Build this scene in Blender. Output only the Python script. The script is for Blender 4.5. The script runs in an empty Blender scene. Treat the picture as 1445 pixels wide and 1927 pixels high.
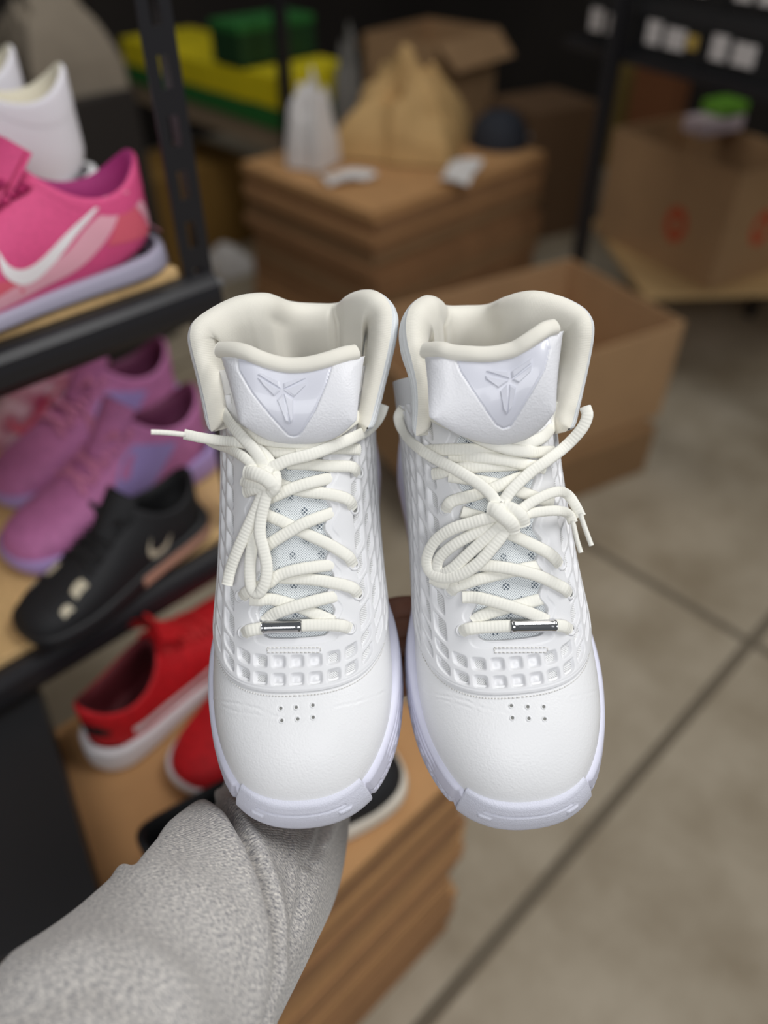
import bpy, math, random
import numpy as np
from mathutils import Matrix, Vector
from mathutils.bvhtree import BVHTree
random.seed(7); np.random.seed(7)
SC = bpy.context.scene
COL = SC.collection

# ------------------------------------------------------------------ camera
F, CX, CY, CAMH = 1447.0, 722.5, 963.5, 1.40
PITCH, AZ = math.radians(41.5), math.radians(46.0)
fw = np.array([math.cos(PITCH)*math.cos(AZ), math.cos(PITCH)*math.sin(AZ), -math.sin(PITCH)])
rt = np.array([math.sin(AZ), -math.cos(AZ), 0.0])
up = np.cross(rt, fw)
CAM = np.array([0.0, 0.0, CAMH])
cd = bpy.data.cameras.new('camera'); cam = bpy.data.objects.new('camera', cd); COL.objects.link(cam)
cam.matrix_world = Matrix([[rt[i], up[i], -fw[i], CAM[i]] for i in range(3)] + [[0, 0, 0, 1]])
cd.sensor_fit = 'VERTICAL'; cd.sensor_height = 24.0; cd.lens = 24.0*F/1927.0
cd.clip_start = 0.02; cd.clip_end = 50
cd.dof.use_dof = True; cd.dof.focus_distance = 0.425; cd.dof.aperture_fstop = cd.lens/10.5
SC.camera = cam

# ------------------------------------------------------------------ world and lights
W = bpy.data.worlds.new('world'); SC.world = W; W.use_nodes = True
W.node_tree.nodes['Background'].inputs[0].default_value = (0.90, 0.95, 1.0, 1)
W.node_tree.nodes['Background'].inputs[1].default_value = 0.14
def area(name, loc, target, sx, sy, power, colr=(1, 1, 1)):
    l = bpy.data.lights.new(name, 'AREA'); l.shape = 'RECTANGLE'; l.size = sx; l.size_y = sy
    l.energy = power; l.color = colr
    o = bpy.data.objects.new(name, l); COL.objects.link(o); o.location = loc
    d = Vector(target) - Vector(loc); o.rotation_euler = d.to_track_quat('-Z', 'Y').to_euler()
    return o
area('ceiling_panel_near', (0.95, -0.35, 2.70), (0.3, 0.25, 1.1), 1.0, 0.5, 20, (1.0, 0.995, 0.985))
area('fill_behind', (-0.85, -0.95, 2.35), (0.3, 0.3, 1.0), 1.4, 0.7, 19, (0.97, 0.98, 1.0))  # added fill behind the camera, lifts the toe bumpers and collar linings
area('ceiling_panel_far', (1.9, 0.35, 2.75), (1.7, 0.4, 0.0), 1.2, 0.6, 5, (1.0, 0.95, 0.86))
area('fill_rear', (1.25, 2.1, 2.85), (1.5, 2.2, 0.5), 1.2, 0.4, 9, (1.0, 0.97, 0.9))  # added fill over the rear aisle, brightens the yellow boxes and middle stack
vs = SC.view_settings
vs.view_transform = 'Standard'; vs.look = 'None'; vs.gamma = 1.0; vs.use_curve_mapping = False
vs.exposure = 0.0

# ------------------------------------------------------------------ helpers
def ray(u, v): return fw + rt*(u-CX)/F - up*(v-CY)/F
def at(u, v, x=None, y=None, z=None, d=None):
    r = ray(u, v)
    t = d if d is not None else (x-CAM[0])/r[0] if x is not None else (y-CAM[1])/r[1] if y is not None else (z-CAM[2])/r[2]
    return CAM + r*t
def srgb(r, g, b):
    f = lambda c: (c/255/12.92) if c/255 <= 0.04045 else ((c/255+0.055)/1.055)**2.4
    return (f(r), f(g), f(b), 1)
MATS = {}
def mat(name, colr, rough=0.6, metal=0.0, var=0.0, var_scale=40.0, bump=0.0, bump_scale=300.0, spec=0.5, coat=0.0, sheen=0.0, col2=None):
    if name in MATS: return MATS[name]
    m = bpy.data.materials.new(name); m.use_nodes = True; MATS[name] = m
    nt = m.node_tree; b = nt.nodes['Principled BSDF']
    b.inputs['Base Color'].default_value = colr; b.inputs['Roughness'].default_value = rough
    b.inputs['Metallic'].default_value = metal; b.inputs['Specular IOR Level'].default_value = spec
    b.inputs['Coat Weight'].default_value = coat; b.inputs['Sheen Weight'].default_value = sheen
    tc = nt.nodes.new('ShaderNodeTexCoord')
    if var > 0 or col2:
        n = nt.nodes.new('ShaderNodeTexNoise'); n.inputs['Scale'].default_value = var_scale; n.inputs['Detail'].default_value = 5
        nt.links.new(tc.outputs['Object'], n.inputs['Vector'])
        mx = nt.nodes.new('ShaderNodeMix'); mx.data_type = 'RGBA'
        c2 = col2 or tuple(c*(1-var) for c in colr[:3]) + (1,)
        mx.inputs[6].default_value = c2; mx.inputs[7].default_value = colr
        rp = nt.nodes.new('ShaderNodeMapRange'); rp.inputs[1].default_value = 0.35; rp.inputs[2].default_value = 0.65
        nt.links.new(n.outputs['Fac'], rp.inputs[0]); nt.links.new(rp.outputs[0], mx.inputs[0])
        nt.links.new(mx.outputs[2], b.inputs['Base Color'])
    if bump > 0:
        n2 = nt.nodes.new('ShaderNodeTexNoise'); n2.inputs['Scale'].default_value = bump_scale; n2.inputs['Detail'].default_value = 3
        nt.links.new(tc.outputs['Object'], n2.inputs['Vector'])
        bp = nt.nodes.new('ShaderNodeBump'); bp.inputs['Strength'].default_value = bump; bp.inputs['Distance'].default_value = 0.001
        nt.links.new(n2.outputs['Fac'], bp.inputs['Height']); nt.links.new(bp.outputs[0], b.inputs['Normal'])
    return m
def link(name, me, m, parent=None):
    o = bpy.data.objects.new(name, me); COL.objects.link(o)
    for mm in (m if isinstance(m, (list, tuple)) else [m]): me.materials.append(mm)
    if parent: o.parent = parent
    return o
def mesh(name, V, Fc, m, parent=None, smooth=True, uv=None, fmat=None):
    V = np.asarray(V, np.float32).reshape(-1, 3)
    me = bpy.data.meshes.new(name)
    if isinstance(Fc, np.ndarray):
        k = Fc.shape[1]; nf = len(Fc)
        me.vertices.add(len(V)); me.vertices.foreach_set('co', V.ravel())
        me.loops.add(nf*k); me.loops.foreach_set('vertex_index', Fc.astype(np.int32).ravel())
        me.polygons.add(nf); me.polygons.foreach_set('loop_start', np.arange(0, nf*k, k, dtype=np.int32))
        me.update(calc_edges=True)
        if uv is not None:
            l = me.uv_layers.new(name='UVMap'); l.data.foreach_set('uv', np.asarray(uv, np.float32)[Fc.ravel()].ravel())
    else:
        me.from_pydata(V.tolist(), [], Fc)
    if fmat is not None: me.polygons.foreach_set('material_index', np.asarray(fmat, np.int32))
    me.polygons.foreach_set('use_smooth', [smooth]*len(me.polygons)); me.update()
    return link(name, me, m, parent)
def gridf(n, m, cu=False, cv=False):
    i = np.arange(n if cu else n-1)[:, None]; j = np.arange(m if cv else m-1)[None, :]
    a = i*m+j; b = ((i+1) % n)*m+j; c = ((i+1) % n)*m+(j+1) % m; d = i*m+(j+1) % m
    return np.stack([a, b, c, d], -1).reshape(-1, 4)
def pchip(x, y, xi):
    x = np.asarray(x, float); y = np.asarray(y, float); h = np.diff(x); dl = np.diff(y)/h
    d = np.zeros_like(y); s = dl[:-1]*dl[1:] > 0
    w1 = 2*h[1:]+h[:-1]; w2 = h[1:]+2*h[:-1]
    with np.errstate(all='ignore'):
        dd = (w1+w2)/(w1/dl[:-1]+w2/dl[1:])
    d[1:-1] = np.where(s, dd, 0); d[0] = dl[0]; d[-1] = dl[-1]
    xi = np.asarray(xi, float); k = np.clip(np.searchsorted(x, xi)-1, 0, len(h)-1); t = (xi-x[k])/h[k]
    return y[k]*(1+2*t)*(1-t)**2 + h[k]*d[k]*t*(1-t)**2 + y[k+1]*t*t*(3-2*t) + h[k]*d[k+1]*t*t*(t-1)
def spline(P, n):
    """Catmull-Rom through P, n samples evenly spaced by length."""
    P = np.asarray(P, float); Q = np.vstack([2*P[0]-P[1], P, 2*P[-1]-P[-2]]); out = []
    for i in range(1, len(Q)-2):
        t = np.linspace(0, 1, 16, endpoint=False)[:, None]; a, b, c, d = Q[i-1:i+3]
        out.append(0.5*(2*b+(c-a)*t+(2*a-5*b+4*c-d)*t*t+(3*b-a-3*c+d)*t**3))
    out = np.vstack(out+[P[-1:]]); L = np.r_[0, np.cumsum(np.linalg.norm(np.diff(out, axis=0), axis=1))]
    return np.stack([np.interp(np.linspace(0, L[-1], n), L, out[:, k]) for k in range(out.shape[1])], 1), L[-1]
def unit(v): return v/np.maximum(np.linalg.norm(v, axis=-1, keepdims=True), 1e-12)
def gnorm(P):
    return unit(np.cross(np.gradient(P, axis=1), np.gradient(P, axis=0)))
def sstep(a, b, x): t = np.clip((x-a)/(b-a), 0, 1); return t*t*(3-2*t)
def pldist(Q, poly):
    """distance of points Q (n,2) to a polyline"""
    d = np.full(len(Q), 1e9)
    for a, b in zip(poly[:-1], poly[1:]):
        a = np.asarray(a, float); b = np.asarray(b, float); ab = b-a
        t = np.clip(((Q-a)@ab)/(ab@ab), 0, 1); d = np.minimum(d, np.linalg.norm(Q-a-t[:, None]*ab, axis=1))
    return d
def inpoly(Q, poly):
    poly = np.asarray(poly, float); r = np.zeros(len(Q), bool); j = len(poly)-1
    for i in range(len(poly)):
        a, b = poly[i], poly[j]; j = i
        c = ((a[1] > Q[:, 1]) != (b[1] > Q[:, 1])) & (Q[:, 0] < (b[0]-a[0])*(Q[:, 1]-a[1])/(b[1]-a[1]+1e-12)+a[0])
        r ^= c
    return r
def tag(o, label=None, cat=None, group=None, kind=None):
    for k, v in (('label', label), ('category', cat), ('group', group), ('kind', kind)):
        if v: o[k] = v
    return o
def empty(name, loc=(0, 0, 0), rz=0.0, **k):
    o = bpy.data.objects.new(name, None); COL.objects.link(o); o.location = loc; o.rotation_euler = (0, 0, rz)
    o.empty_display_size = 0.02
    return tag(o, **k)
def tube(name, P, N, hw, ht, m, parent=None, ns=12, power=2.3, closed=False):
    """sweep of an oval section; N = the direction of the thin axis; hw, ht may be arrays"""
    P = np.asarray(P, float); n = len(P)
    T = unit(np.gradient(P, axis=0)); S = unit(np.cross(T, N)); N2 = unit(np.cross(S, T))
    th = np.linspace(0, 2*np.pi, ns, endpoint=False); c, s = np.cos(th), np.sin(th)
    c = np.sign(c)*np.abs(c)**(2/power); s = np.sign(s)*np.abs(s)**(2/power)
    hw = np.broadcast_to(hw, n); ht = np.broadcast_to(ht, n)
    V = P[:, None]+S[:, None]*(hw[:, None]*c)[..., None]+N2[:, None]*(ht[:, None]*s)[..., None]
    L = np.r_[0, np.cumsum(np.linalg.norm(np.diff(P, axis=0), axis=1))]
    uv = np.stack([np.repeat(L, ns), np.tile(np.arange(ns)/ns, n)], 1)
    V = V.reshape(-1, 3); Fc = gridf(n, ns, cv=True)
    V = np.vstack([V, P[0], P[-1]]); uv = np.vstack([uv, uv[0], uv[-1]])
    k = np.arange(ns); e = np.full(ns, n*ns)
    cap0 = np.stack([e, e, (k+1) % ns, k], 1); cap1 = np.stack([e+1, e+1, (n-1)*ns+k, (n-1)*ns+(k+1) % ns], 1)
    return V, Fc, np.vstack([cap0, cap1])[:, 1:], uv
def join_tubes(name, parts, m, parent):
    Vs, Fq, Ft, U, k = [], [], [], [], 0
    for V, q, t, u in parts:
        Vs.append(V); Fq.append(q+k); Ft.append(t+k); U.append(u); k += len(V)
    V = np.vstack(Vs); q = np.vstack(Fq); t = np.vstack(Ft); u = np.vstack(U)
    me = bpy.data.meshes.new(name)
    lp = np.concatenate([q.ravel(), t.ravel()]).astype(np.int32)
    st = np.concatenate([np.arange(len(q))*4, len(q)*4+np.arange(len(t))*3]).astype(np.int32)
    me.vertices.add(len(V)); me.vertices.foreach_set('co', V.astype(np.float32).ravel())
    me.loops.add(len(lp)); me.loops.foreach_set('vertex_index', lp)
    me.polygons.add(len(st)); me.polygons.foreach_set('loop_start', st); me.update(calc_edges=True)
    l = me.uv_layers.new(name='UVMap'); l.data.foreach_set('uv', u.astype(np.float32)[lp].ravel())
    me.polygons.foreach_set('use_smooth', [True]*len(st)); me.update()
    return link(name, me, m, parent)
def boxv(x0, x1, y0, y1, z0, z1):
    V = [(x, y, z) for z in (z0, z1) for y in (y0, y1) for x in (x0, x1)]
    return V, [(0, 2, 3, 1), (4, 5, 7, 6), (0, 1, 5, 4), (2, 6, 7, 3), (0, 4, 6, 2), (1, 3, 7, 5)]
def boxes(name, L, m, parent=None, bevel=0.0):
    V, Fc = [], []
    for b in L:
        v, f = boxv(*b); k = len(V); V += v; Fc += [tuple(i+k for i in q) for q in f]
    o = mesh(name, V, Fc, m, parent, smooth=False)
    if bevel:
        bm = o.modifiers.new('bevel', 'BEVEL'); bm.width = bevel; bm.segments = 2
    return o
# ------------------------------------------------------------------ setting: concrete floor with saw-cut joints, dark walls behind the racks
def mat_concrete():
    m = mat('concrete', srgb(176, 163, 142), 0.55, spec=0.35); nt = m.node_tree; b = nt.nodes['Principled BSDF']; N = nt.nodes.new
    tc = N('ShaderNodeTexCoord'); n = N('ShaderNodeTexNoise'); n.inputs['Scale'].default_value = 3.2; n.inputs['Detail'].default_value = 8; n.inputs['Roughness'].default_value = 0.6
    nt.links.new(tc.outputs['Object'], n.inputs['Vector'])
    r = N('ShaderNodeValToRGB'); r.color_ramp.elements[0].position = 0.32; r.color_ramp.elements[1].position = 0.68
    r.color_ramp.elements[0].color = srgb(146, 132, 110); r.color_ramp.elements[1].color = srgb(188, 176, 156)
    nt.links.new(n.outputs['Fac'], r.inputs[0]); nt.links.new(r.outputs[0], b.inputs['Base Color'])
    return m
M_CONC = mat_concrete()
M_JOINT = mat('joint_filler', srgb(112, 102, 86), 0.8)
# slabs separated by recessed joints (joint lines along x at y = 0.22 and along y at x = 1.40)
fl = empty('floor'); tag(fl, kind='structure')
xs = [-3.0, -0.55, 1.395, 3.35, 5.5]; ys = [-3.0, 0.225, 2.2, 5.5]
for i in range(len(xs)-1):
    for j in range(len(ys)-1):
        boxes('slab', [(xs[i]+0.011, xs[i+1]-0.011, ys[j]+0.011, ys[j+1]-0.011, -0.08, 0.0)], M_CONC, fl, bevel=0.004)
boxes('joint_filler', [(-3, 5.5, -3, 5.5, -0.09, -0.006)], M_JOINT, fl)
M_WALL = mat('dark_wall', srgb(52, 46, 42), 0.9, var=0.2, var_scale=2)
tag(boxes('wall_back', [(4.6, 4.72, -3, 5.5, 0, 3.2)], M_WALL), kind='structure')
tag(boxes('wall_side', [(-3, 4.6, 4.4, 4.52, 0, 3.2)], M_WALL), kind='structure')

# ------------------------------------------------------------------ the pair of white high-tops in the hand
def uvnode(nt):
    return nt.nodes.new('ShaderNodeUVMap')
def mat_lace():
    m = mat('lace_cotton', srgb(250, 248, 238), 0.85, sheen=0.2); nt = m.node_tree; b = nt.nodes['Principled BSDF']
    u = uvnode(nt); w = nt.nodes.new('ShaderNodeTexWave'); w.wave_type = 'BANDS'; w.bands_direction = 'X'
    w.inputs['Scale'].default_value = 160.0; w.inputs['Distortion'].default_value = 1.0; w.inputs['Detail'].default_value = 1
    nt.links.new(u.outputs[0], w.inputs['Vector'])
    bp = nt.nodes.new('ShaderNodeBump'); bp.inputs['Strength'].default_value = 0.30; bp.inputs['Distance'].default_value = 0.0004
    nt.links.new(w.outputs['Fac'], bp.inputs['Height']); nt.links.new(bp.outputs[0], b.inputs['Normal'])
    return m
def mat_mesh(name, base, hole, scale, cluster):
    """white knit with a fine grid of pores, UV in metres; a cluster of larger pores on a coarser lattice"""
    m = mat(name, base, 0.8); nt = m.node_tree; b = nt.nodes['Principled BSDF']; N = nt.nodes.new
    u = uvnode(nt)
    def dots(sc, rad, soft, smooth=0.0):
        v = N('ShaderNodeTexVoronoi'); v.inputs['Scale'].default_value = sc; v.inputs['Randomness'].default_value = 0.0
        mp = N('ShaderNodeMapping'); mp.inputs['Rotation'].default_value = (0, 0, math.radians(45)); nt.links.new(u.outputs[0], mp.inputs[0])
        nt.links.new(mp.outputs[0], v.inputs['Vector'])
        r = N('ShaderNodeMapRange'); r.inputs[1].default_value = rad; r.inputs[2].default_value = rad+soft; r.inputs[3].default_value = 1; r.inputs[4].default_value = 0
        nt.links.new(v.outputs['Distance'], r.inputs[0]); return r.outputs[0]
    fine = dots(scale, 0.20, 0.22)
    mx = N('ShaderNodeMath'); mx.operation = 'MULTIPLY'; mx.inputs[1].default_value = 0.62; nt.links.new(fine, mx.inputs[0]); fac = mx.outputs[0]
    if cluster:
        big = dots(scale*0.62, 0.28, 0.15); zone = dots(cluster, 0.17, 0.03)
        m2 = N('ShaderNodeMath'); m2.operation = 'MULTIPLY'; nt.links.new(big, m2.inputs[0]); nt.links.new(zone, m2.inputs[1])
        m3 = N('ShaderNodeMath'); m3.operation = 'MAXIMUM'; nt.links.new(fac, m3.inputs[0]); nt.links.new(m2.outputs[0], m3.inputs[1]); fac = m3.outputs[0]
    mix = N('ShaderNodeMix'); mix.data_type = 'RGBA'; mix.inputs[6].default_value = base; mix.inputs[7].default_value = hole
    nt.links.new(fac, mix.inputs[0]); nt.links.new(mix.outputs[2], b.inputs['Base Color'])
    bp = N('ShaderNodeBump'); bp.invert = True; bp.inputs['Strength'].default_value = 0.6; bp.inputs['Distance'].default_value = 0.0004
    nt.links.new(fac, bp.inputs['Height']); nt.links.new(bp.outputs[0], b.inputs['Normal'])
    return m
def mat_leather(name, colr, rough, strength):
    m = mat(name, colr, rough); nt = m.node_tree; b = nt.nodes['Principled BSDF']; N = nt.nodes.new
    tc = N('ShaderNodeTexCoord'); v = N('ShaderNodeTexVoronoi'); v.feature = 'SMOOTH_F1'; v.inputs['Scale'].default_value = 1000
    n = N('ShaderNodeTexNoise'); n.inputs['Scale'].default_value = 420; n.inputs['Detail'].default_value = 4
    nt.links.new(tc.outputs['Object'], v.inputs['Vector']); nt.links.new(tc.outputs['Object'], n.inputs['Vector'])
    a = N('ShaderNodeMath'); a.operation = 'ADD'; nt.links.new(v.outputs['Distance'], a.inputs[0]); nt.links.new(n.outputs['Fac'], a.inputs[1])
    bp = N('ShaderNodeBump'); bp.inputs['Strength'].default_value = strength; bp.inputs['Distance'].default_value = 0.0006
    nt.links.new(a.outputs[0], bp.inputs['Height']); nt.links.new(bp.outputs[0], b.inputs['Normal'])
    return m
def mat_rib(name, colr, scale, strength, rough=0.8):
    m = mat(name, colr, rough, sheen=0.3); nt = m.node_tree; b = nt.nodes['Principled BSDF']; N = nt.nodes.new
    u = uvnode(nt); w = N('ShaderNodeTexWave'); w.bands_direction = 'Y'; w.inputs['Scale'].default_value = scale; w.inputs['Distortion'].default_value = 0.4
    nt.links.new(u.outputs[0], w.inputs['Vector'])
    n = N('ShaderNodeTexNoise'); n.inputs['Scale'].default_value = 1500; tc = N('ShaderNodeTexCoord'); nt.links.new(tc.outputs['Object'], n.inputs['Vector'])
    a = N('ShaderNodeMath'); a.operation = 'ADD'; nt.links.new(w.outputs['Fac'], a.inputs[0]); nt.links.new(n.outputs['Fac'], a.inputs[1])
    bp = N('ShaderNodeBump'); bp.inputs['Strength'].default_value = strength; bp.inputs['Distance'].default_value = 0.0004
    nt.links.new(a.outputs[0], bp.inputs['Height']); nt.links.new(bp.outputs[0], b.inputs['Normal'])
    return m
M_CAGE = mat('moulded_white', srgb(236, 236, 238), 0.42, bump=0.04, bump_scale=900)
M_CELL = mat_mesh('cell_mesh', srgb(236, 236, 236), srgb(158, 158, 158), 1150, 0)
M_KNIT = mat_mesh('tongue_knit', srgb(244, 248, 250), srgb(96, 108, 120), 1000, 88)
M_TOE = mat_leather('toe_leather', srgb(243, 243, 244), 0.42, 0.20)
M_PAD = mat_leather('pad_leather', srgb(232, 232, 236), 0.45, 0.25)
M_SOLE = mat('sole_rubber', srgb(226, 226, 242), 0.55, bump=0.12, bump_scale=1400)
M_BUMP = mat('bumper_rubber', srgb(226, 227, 240), 0.6, bump=0.45, bump_scale=1500)
M_LACE = mat_lace()
M_LIN = mat_rib('collar_lining', srgb(238, 234, 222), 330, 0.16)
M_OUT = mat_rib('collar_panel', srgb(236, 239, 241), 130, 0.5)
M_STIT = mat('stitch_thread', srgb(226, 224, 220), 0.8)
M_DARK = mat('eyelet_dark', srgb(128, 128, 124), 0.7)
M_CHROME = mat('polished_steel', srgb(205, 205, 208), 0.12, metal=1.0)
M_SHIELD = mat('pearl_film', srgb(218, 219, 229), 0.36, coat=0.25)
def pearl():
    nt = M_SHIELD.node_tree; b = nt.nodes['Principled BSDF']; N = nt.nodes.new
    b.inputs['Thin Film Thickness'].default_value = 420; b.inputs['Thin Film IOR'].default_value = 1.5
pearl()

# stations of the upper: front point (y,z), rear point (y,z), half width
ST = np.array([
 (2.5, 20, 2.5, 12, 0.5), (3.5, 27, 3.5, 10, 12), (6.5, 33, 6.5, 4, 20), (13, 41, 13, -2, 29), (24, 49, 24, -7, 38), (40, 56, 40, -10, 45.5),
 (58, 61, 58, -10, 50), (78, 66, 85, -10, 52), (102, 78, 116, -8, 51), (127, 93, 150, -6, 48.5), (152, 109, 190, -2, 47), (175, 124, 235, 2, 46.5),
 (193, 135, 268, 12, 46.5), (208, 145, 286, 38, 47.5), (220, 154, 289, 75, 49.5), (230, 162, 285, 105, 52)], float)
SK = np.arange(len(ST))
class Shoe:
    def __init__(s, px, d0, e, roll, yaw, side, lean):
        s.side = side; s.lean = lean
        c, n = math.cos(math.radians(yaw)), math.sin(math.radians(yaw)); Yw = np.array([[c, -n, 0], [n, c, 0], [0, 0, 1.]])
        e = math.radians(e)
        E_ = np.array([[1, 0, 0], [0, math.sin(e), math.cos(e)], [0, math.cos(e), -math.sin(e)]])     # -> right, up, depth
        c, n = math.cos(math.radians(roll)), math.sin(math.radians(roll)); Rr = np.array([[c, -n, 0], [n, c, 0], [0, 0, 1.]])
        s.R = np.stack([rt, up, fw], 1) @ Rr @ E_ @ Yw
        s.t = CAM + ray(*px)*d0/1000.0
        s.cam = s.R.T @ (CAM-s.t)*1000.0                                                              # camera in shoe mm
        S, PH = np.meshgrid(np.linspace(0, 15, 240), np.radians(np.linspace(-130, 130, 200)), indexing='ij')
        P = s.base(S, PH); s.bvh = BVHTree.FromPolygons(P.reshape(-1, 3).tolist(), gridf(240, 200).tolist())
    def base(s, S, PH):
        g = [pchip(SK, ST[:, k], S) for k in range(5)]
        T = np.stack([g[0], g[1]], -1); B = np.stack([g[2], g[3]], -1); M_ = (T+B)/2; d = T-B; b = np.linalg.norm(d, axis=-1)/2; d = d/np.maximum(b*2, 1e-9)[..., None]
        n = np.interp(S, [0, 5, 9, 15], [2.1, 2.35, 2.3, 2.15])
        c, q = np.cos(PH), np.sin(PH); C = np.sign(c)*np.abs(c)**(2/n); Q = np.sign(q)*np.abs(q)**(2/n)
        yz = M_+d*(b*C)[..., None]
        x = g[4]*Q + s.lean*np.interp(yz[..., 1], [40, 150], [0, 1])
        return np.stack([x, yz[..., 0], np.maximum(yz[..., 1], 5)], -1)
    def dirl(s, u, v): return s.R.T @ ray(u, v)
    def px(s, P):
        Q = (np.asarray(P, float)-s.cam) @ (np.stack([rt, up, fw], 1).T @ s.R).T
        return np.stack([CX+F*Q[..., 0]/Q[..., 2], CY-F*Q[..., 1]/Q[..., 2]], -1)
    def hit(s, u, v):
        d = Vector(unit(s.dirl(u, v))); loc, nor, i, dist = s.bvh.ray_cast(Vector(s.cam), d)
        if loc is None: return None
        n = np.array(nor); n = -n if n @ np.array(d) > 0 else n
        return np.array(loc), n, dist
    def ony(s, u, v, y):
        d = s.dirl(u, v); return s.cam+d*(y-s.cam[1])/d[1]
def seam_s(PH):
    y = 59+69*(np.abs(PH)/math.radians(95))**2.2
    return np.interp(y, ST[:8, 0].tolist()+[102, 127], list(range(8))+[8, 9])
def build_hero(s, root, D):
    mm = 0.001
    # ---- toe cap
    PHm = math.radians(122)
    ph = np.linspace(-PHm, PHm, 260); v = np.linspace(0, 1, 150)
    S = (v[:, None]**0.8)*(seam_s(ph)[None, :]+0.25); PH = np.broadcast_to(ph, S.shape)
    P = s.base(S, PH); N = gnorm(P); N *= np.sign((N[75, 130]*np.array([0, 0, 1])).sum())
    Q = s.px(P).reshape(-1, 2); h = np.zeros(len(Q))
    for poly, amp in D['creases']:
        d = pldist(Q, poly); h += amp*1.05*(np.exp(-(d/2.0)**2)*-1+0.6*np.exp(-((d-4.5)/3.0)**2))*(0.55+0.45*np.sin(Q[:, 0]*0.23)*np.sin(Q[:, 0]*0.071+1))
    for p in D['perfs']: h -= 0.7*np.exp(-((np.linalg.norm(Q-p, axis=1))/5.0)**4)
    P = P+N*h.reshape(S.shape)[..., None]
    mesh('toe_cap', P*mm, gridf(*S.shape), M_TOE, root)
    for p in D['perfs']:
        l, n, _ = s.hit(*p); ring_part('perforation', l-n*0.15, n, 1.25, 0.42, M_TOE, root, M_DARK)
    # ---- moulded cage with recessed cells
    ph = np.linspace(-PHm, PHm, 470); v = np.linspace(0, 1, 520)
    s0 = seam_s(ph)[None, :]; S = s0+(13.4-s0)*v[:, None]**0.9; PH = np.broadcast_to(ph, S.shape)
    P = s.base(S, PH); N = gnorm(P); N *= np.sign((N[40, 235]*np.array([0, -0.3, 1])).sum())
    c0 = np.argmin(np.abs(ph))
    w = np.concatenate([np.zeros((len(v), 1)), np.cumsum(np.linalg.norm(np.diff(P, axis=1), axis=2), 1)], 1); w -= w[:, c0:c0+1]
    # lateral arc measured on rings of constant station
    Pr = s.base(np.linspace(4, 13.4, 200)[:, None]+0*ph[None, :], PH[:200])
    wr = np.concatenate([np.zeros((200, 1)), np.cumsum(np.linalg.norm(np.diff(Pr, axis=1), axis=2), 1)], 1); wr -= wr[:, c0:c0+1]
    si = (S-4)/9.4*199; i0 = np.clip(si.astype(int), 0, 198); fr = si-i0; jj = np.broadcast_to(np.arange(len(ph)), S.shape)
    w = wr[i0, jj]*(1-fr)+wr[i0+1, jj]*fr
    l = np.concatenate([np.zeros((1, len(ph))), np.cumsum(np.linalg.norm(np.diff(P, axis=0), axis=2), 0)], 0)
    aw = np.abs(w)
    PX, PY, PY2 = 9.8, 9.6, 14.0
    cx = w/PX; ci = np.round(cx)
    off_ = lambda q: 0.0085*np.maximum(q-22, 0)**2                       # rows sweep back along the sides, so the cells shear into rhombi
    le = l-6.4-off_(aw); lk = 1.5*PY
    ry = np.where(le < lk, le/PY, 1.5+(le-lk)/PY2); ri = np.round(ry)
    pit = np.where(le < lk, PY, PY2)
    slope = 0.017*np.maximum(aw-22, 0)
    dx = PX*(0.5-np.abs(cx-ci))-1.2; dy = (pit*(0.5-np.abs(ry-ri)))/np.sqrt(1+slope**2)-1.2
    k = 0.75; dd = -k*np.log(np.exp(-dx/k)+np.exp(-dy/k)); dd = dd+0.2
    lc = np.where(ri <= 1, ri*PY, lk+(ri-1.5)*PY2)+6.4+off_(np.abs(ci*PX))   # where the cell's middle falls
    cell_ok = (lc > 5.5) & ((np.abs(ci*PX) > np.where(ri <= 1, -1, 34))) & (S < 12.6) & (l > 3.0)
    depth = 2.5*np.clip(dd/1.5, 0, 1)*cell_ok
    h = 1.7-depth
    h += 0.5*np.exp(-(np.hypot((cx-ci)*PX, (ry-ri)*pit)/1.0)**2)*cell_ok*(aw < 16)    # a small raised dot in the middle cells
    h -= 0.30*np.exp(-((l-1.9)/0.4)**2)
    h -= 0.7*np.exp(-(l/0.9)**2)
    weye = np.interp(S, [7, 8, 11, 13], [18.5, 18.5, 20, 25])+2.2*np.cos((l-D['scal'])*2*np.pi/18.5)*sstep(7.3, 8.0, S)
    lth = 29.5
    a = weye-aw; b = l-lth-np.zeros_like(aw); kk = 2.2
    dt = -kk*np.log(np.exp(-np.clip(a, -40, 40)/kk)+np.exp(-np.clip(b, -40, 40)/kk))+0.9
    h -= 0.55*sstep(-4.2, -3.7, dt)*(1-sstep(-0.2, 0.0, dt))
    h = np.where(dt > 0, np.maximum(1.2-dt*6.5, -4.5), h)
    P = P+N*h[..., None]
    fl = ((dd > 1.35) & cell_ok & (aw > 15))[:-1, :-1].ravel()
    uv = np.stack([w.ravel()*mm, l.ravel()*mm], 1)
    mesh('cage', P*mm, gridf(*S.shape), [M_CAGE, M_CELL], root, uv=uv, fmat=fl.astype(int))
    # ---- stitches: along the seam and around the bar tack under the throat
    st = []
    phs = np.linspace(-math.radians(84), math.radians(84), 92)
    for a_, b_ in zip(phs[:-1], phs[1:]):
        p = np.array([a_, a_+(b_-a_)*0.62]); ss = seam_s(p)-0.10
        q = s.base(ss, p); st.append(('x', q))
    V, Fc = [], []
    for _, q in st: dash(V, Fc, q[0], q[1], s)
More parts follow.
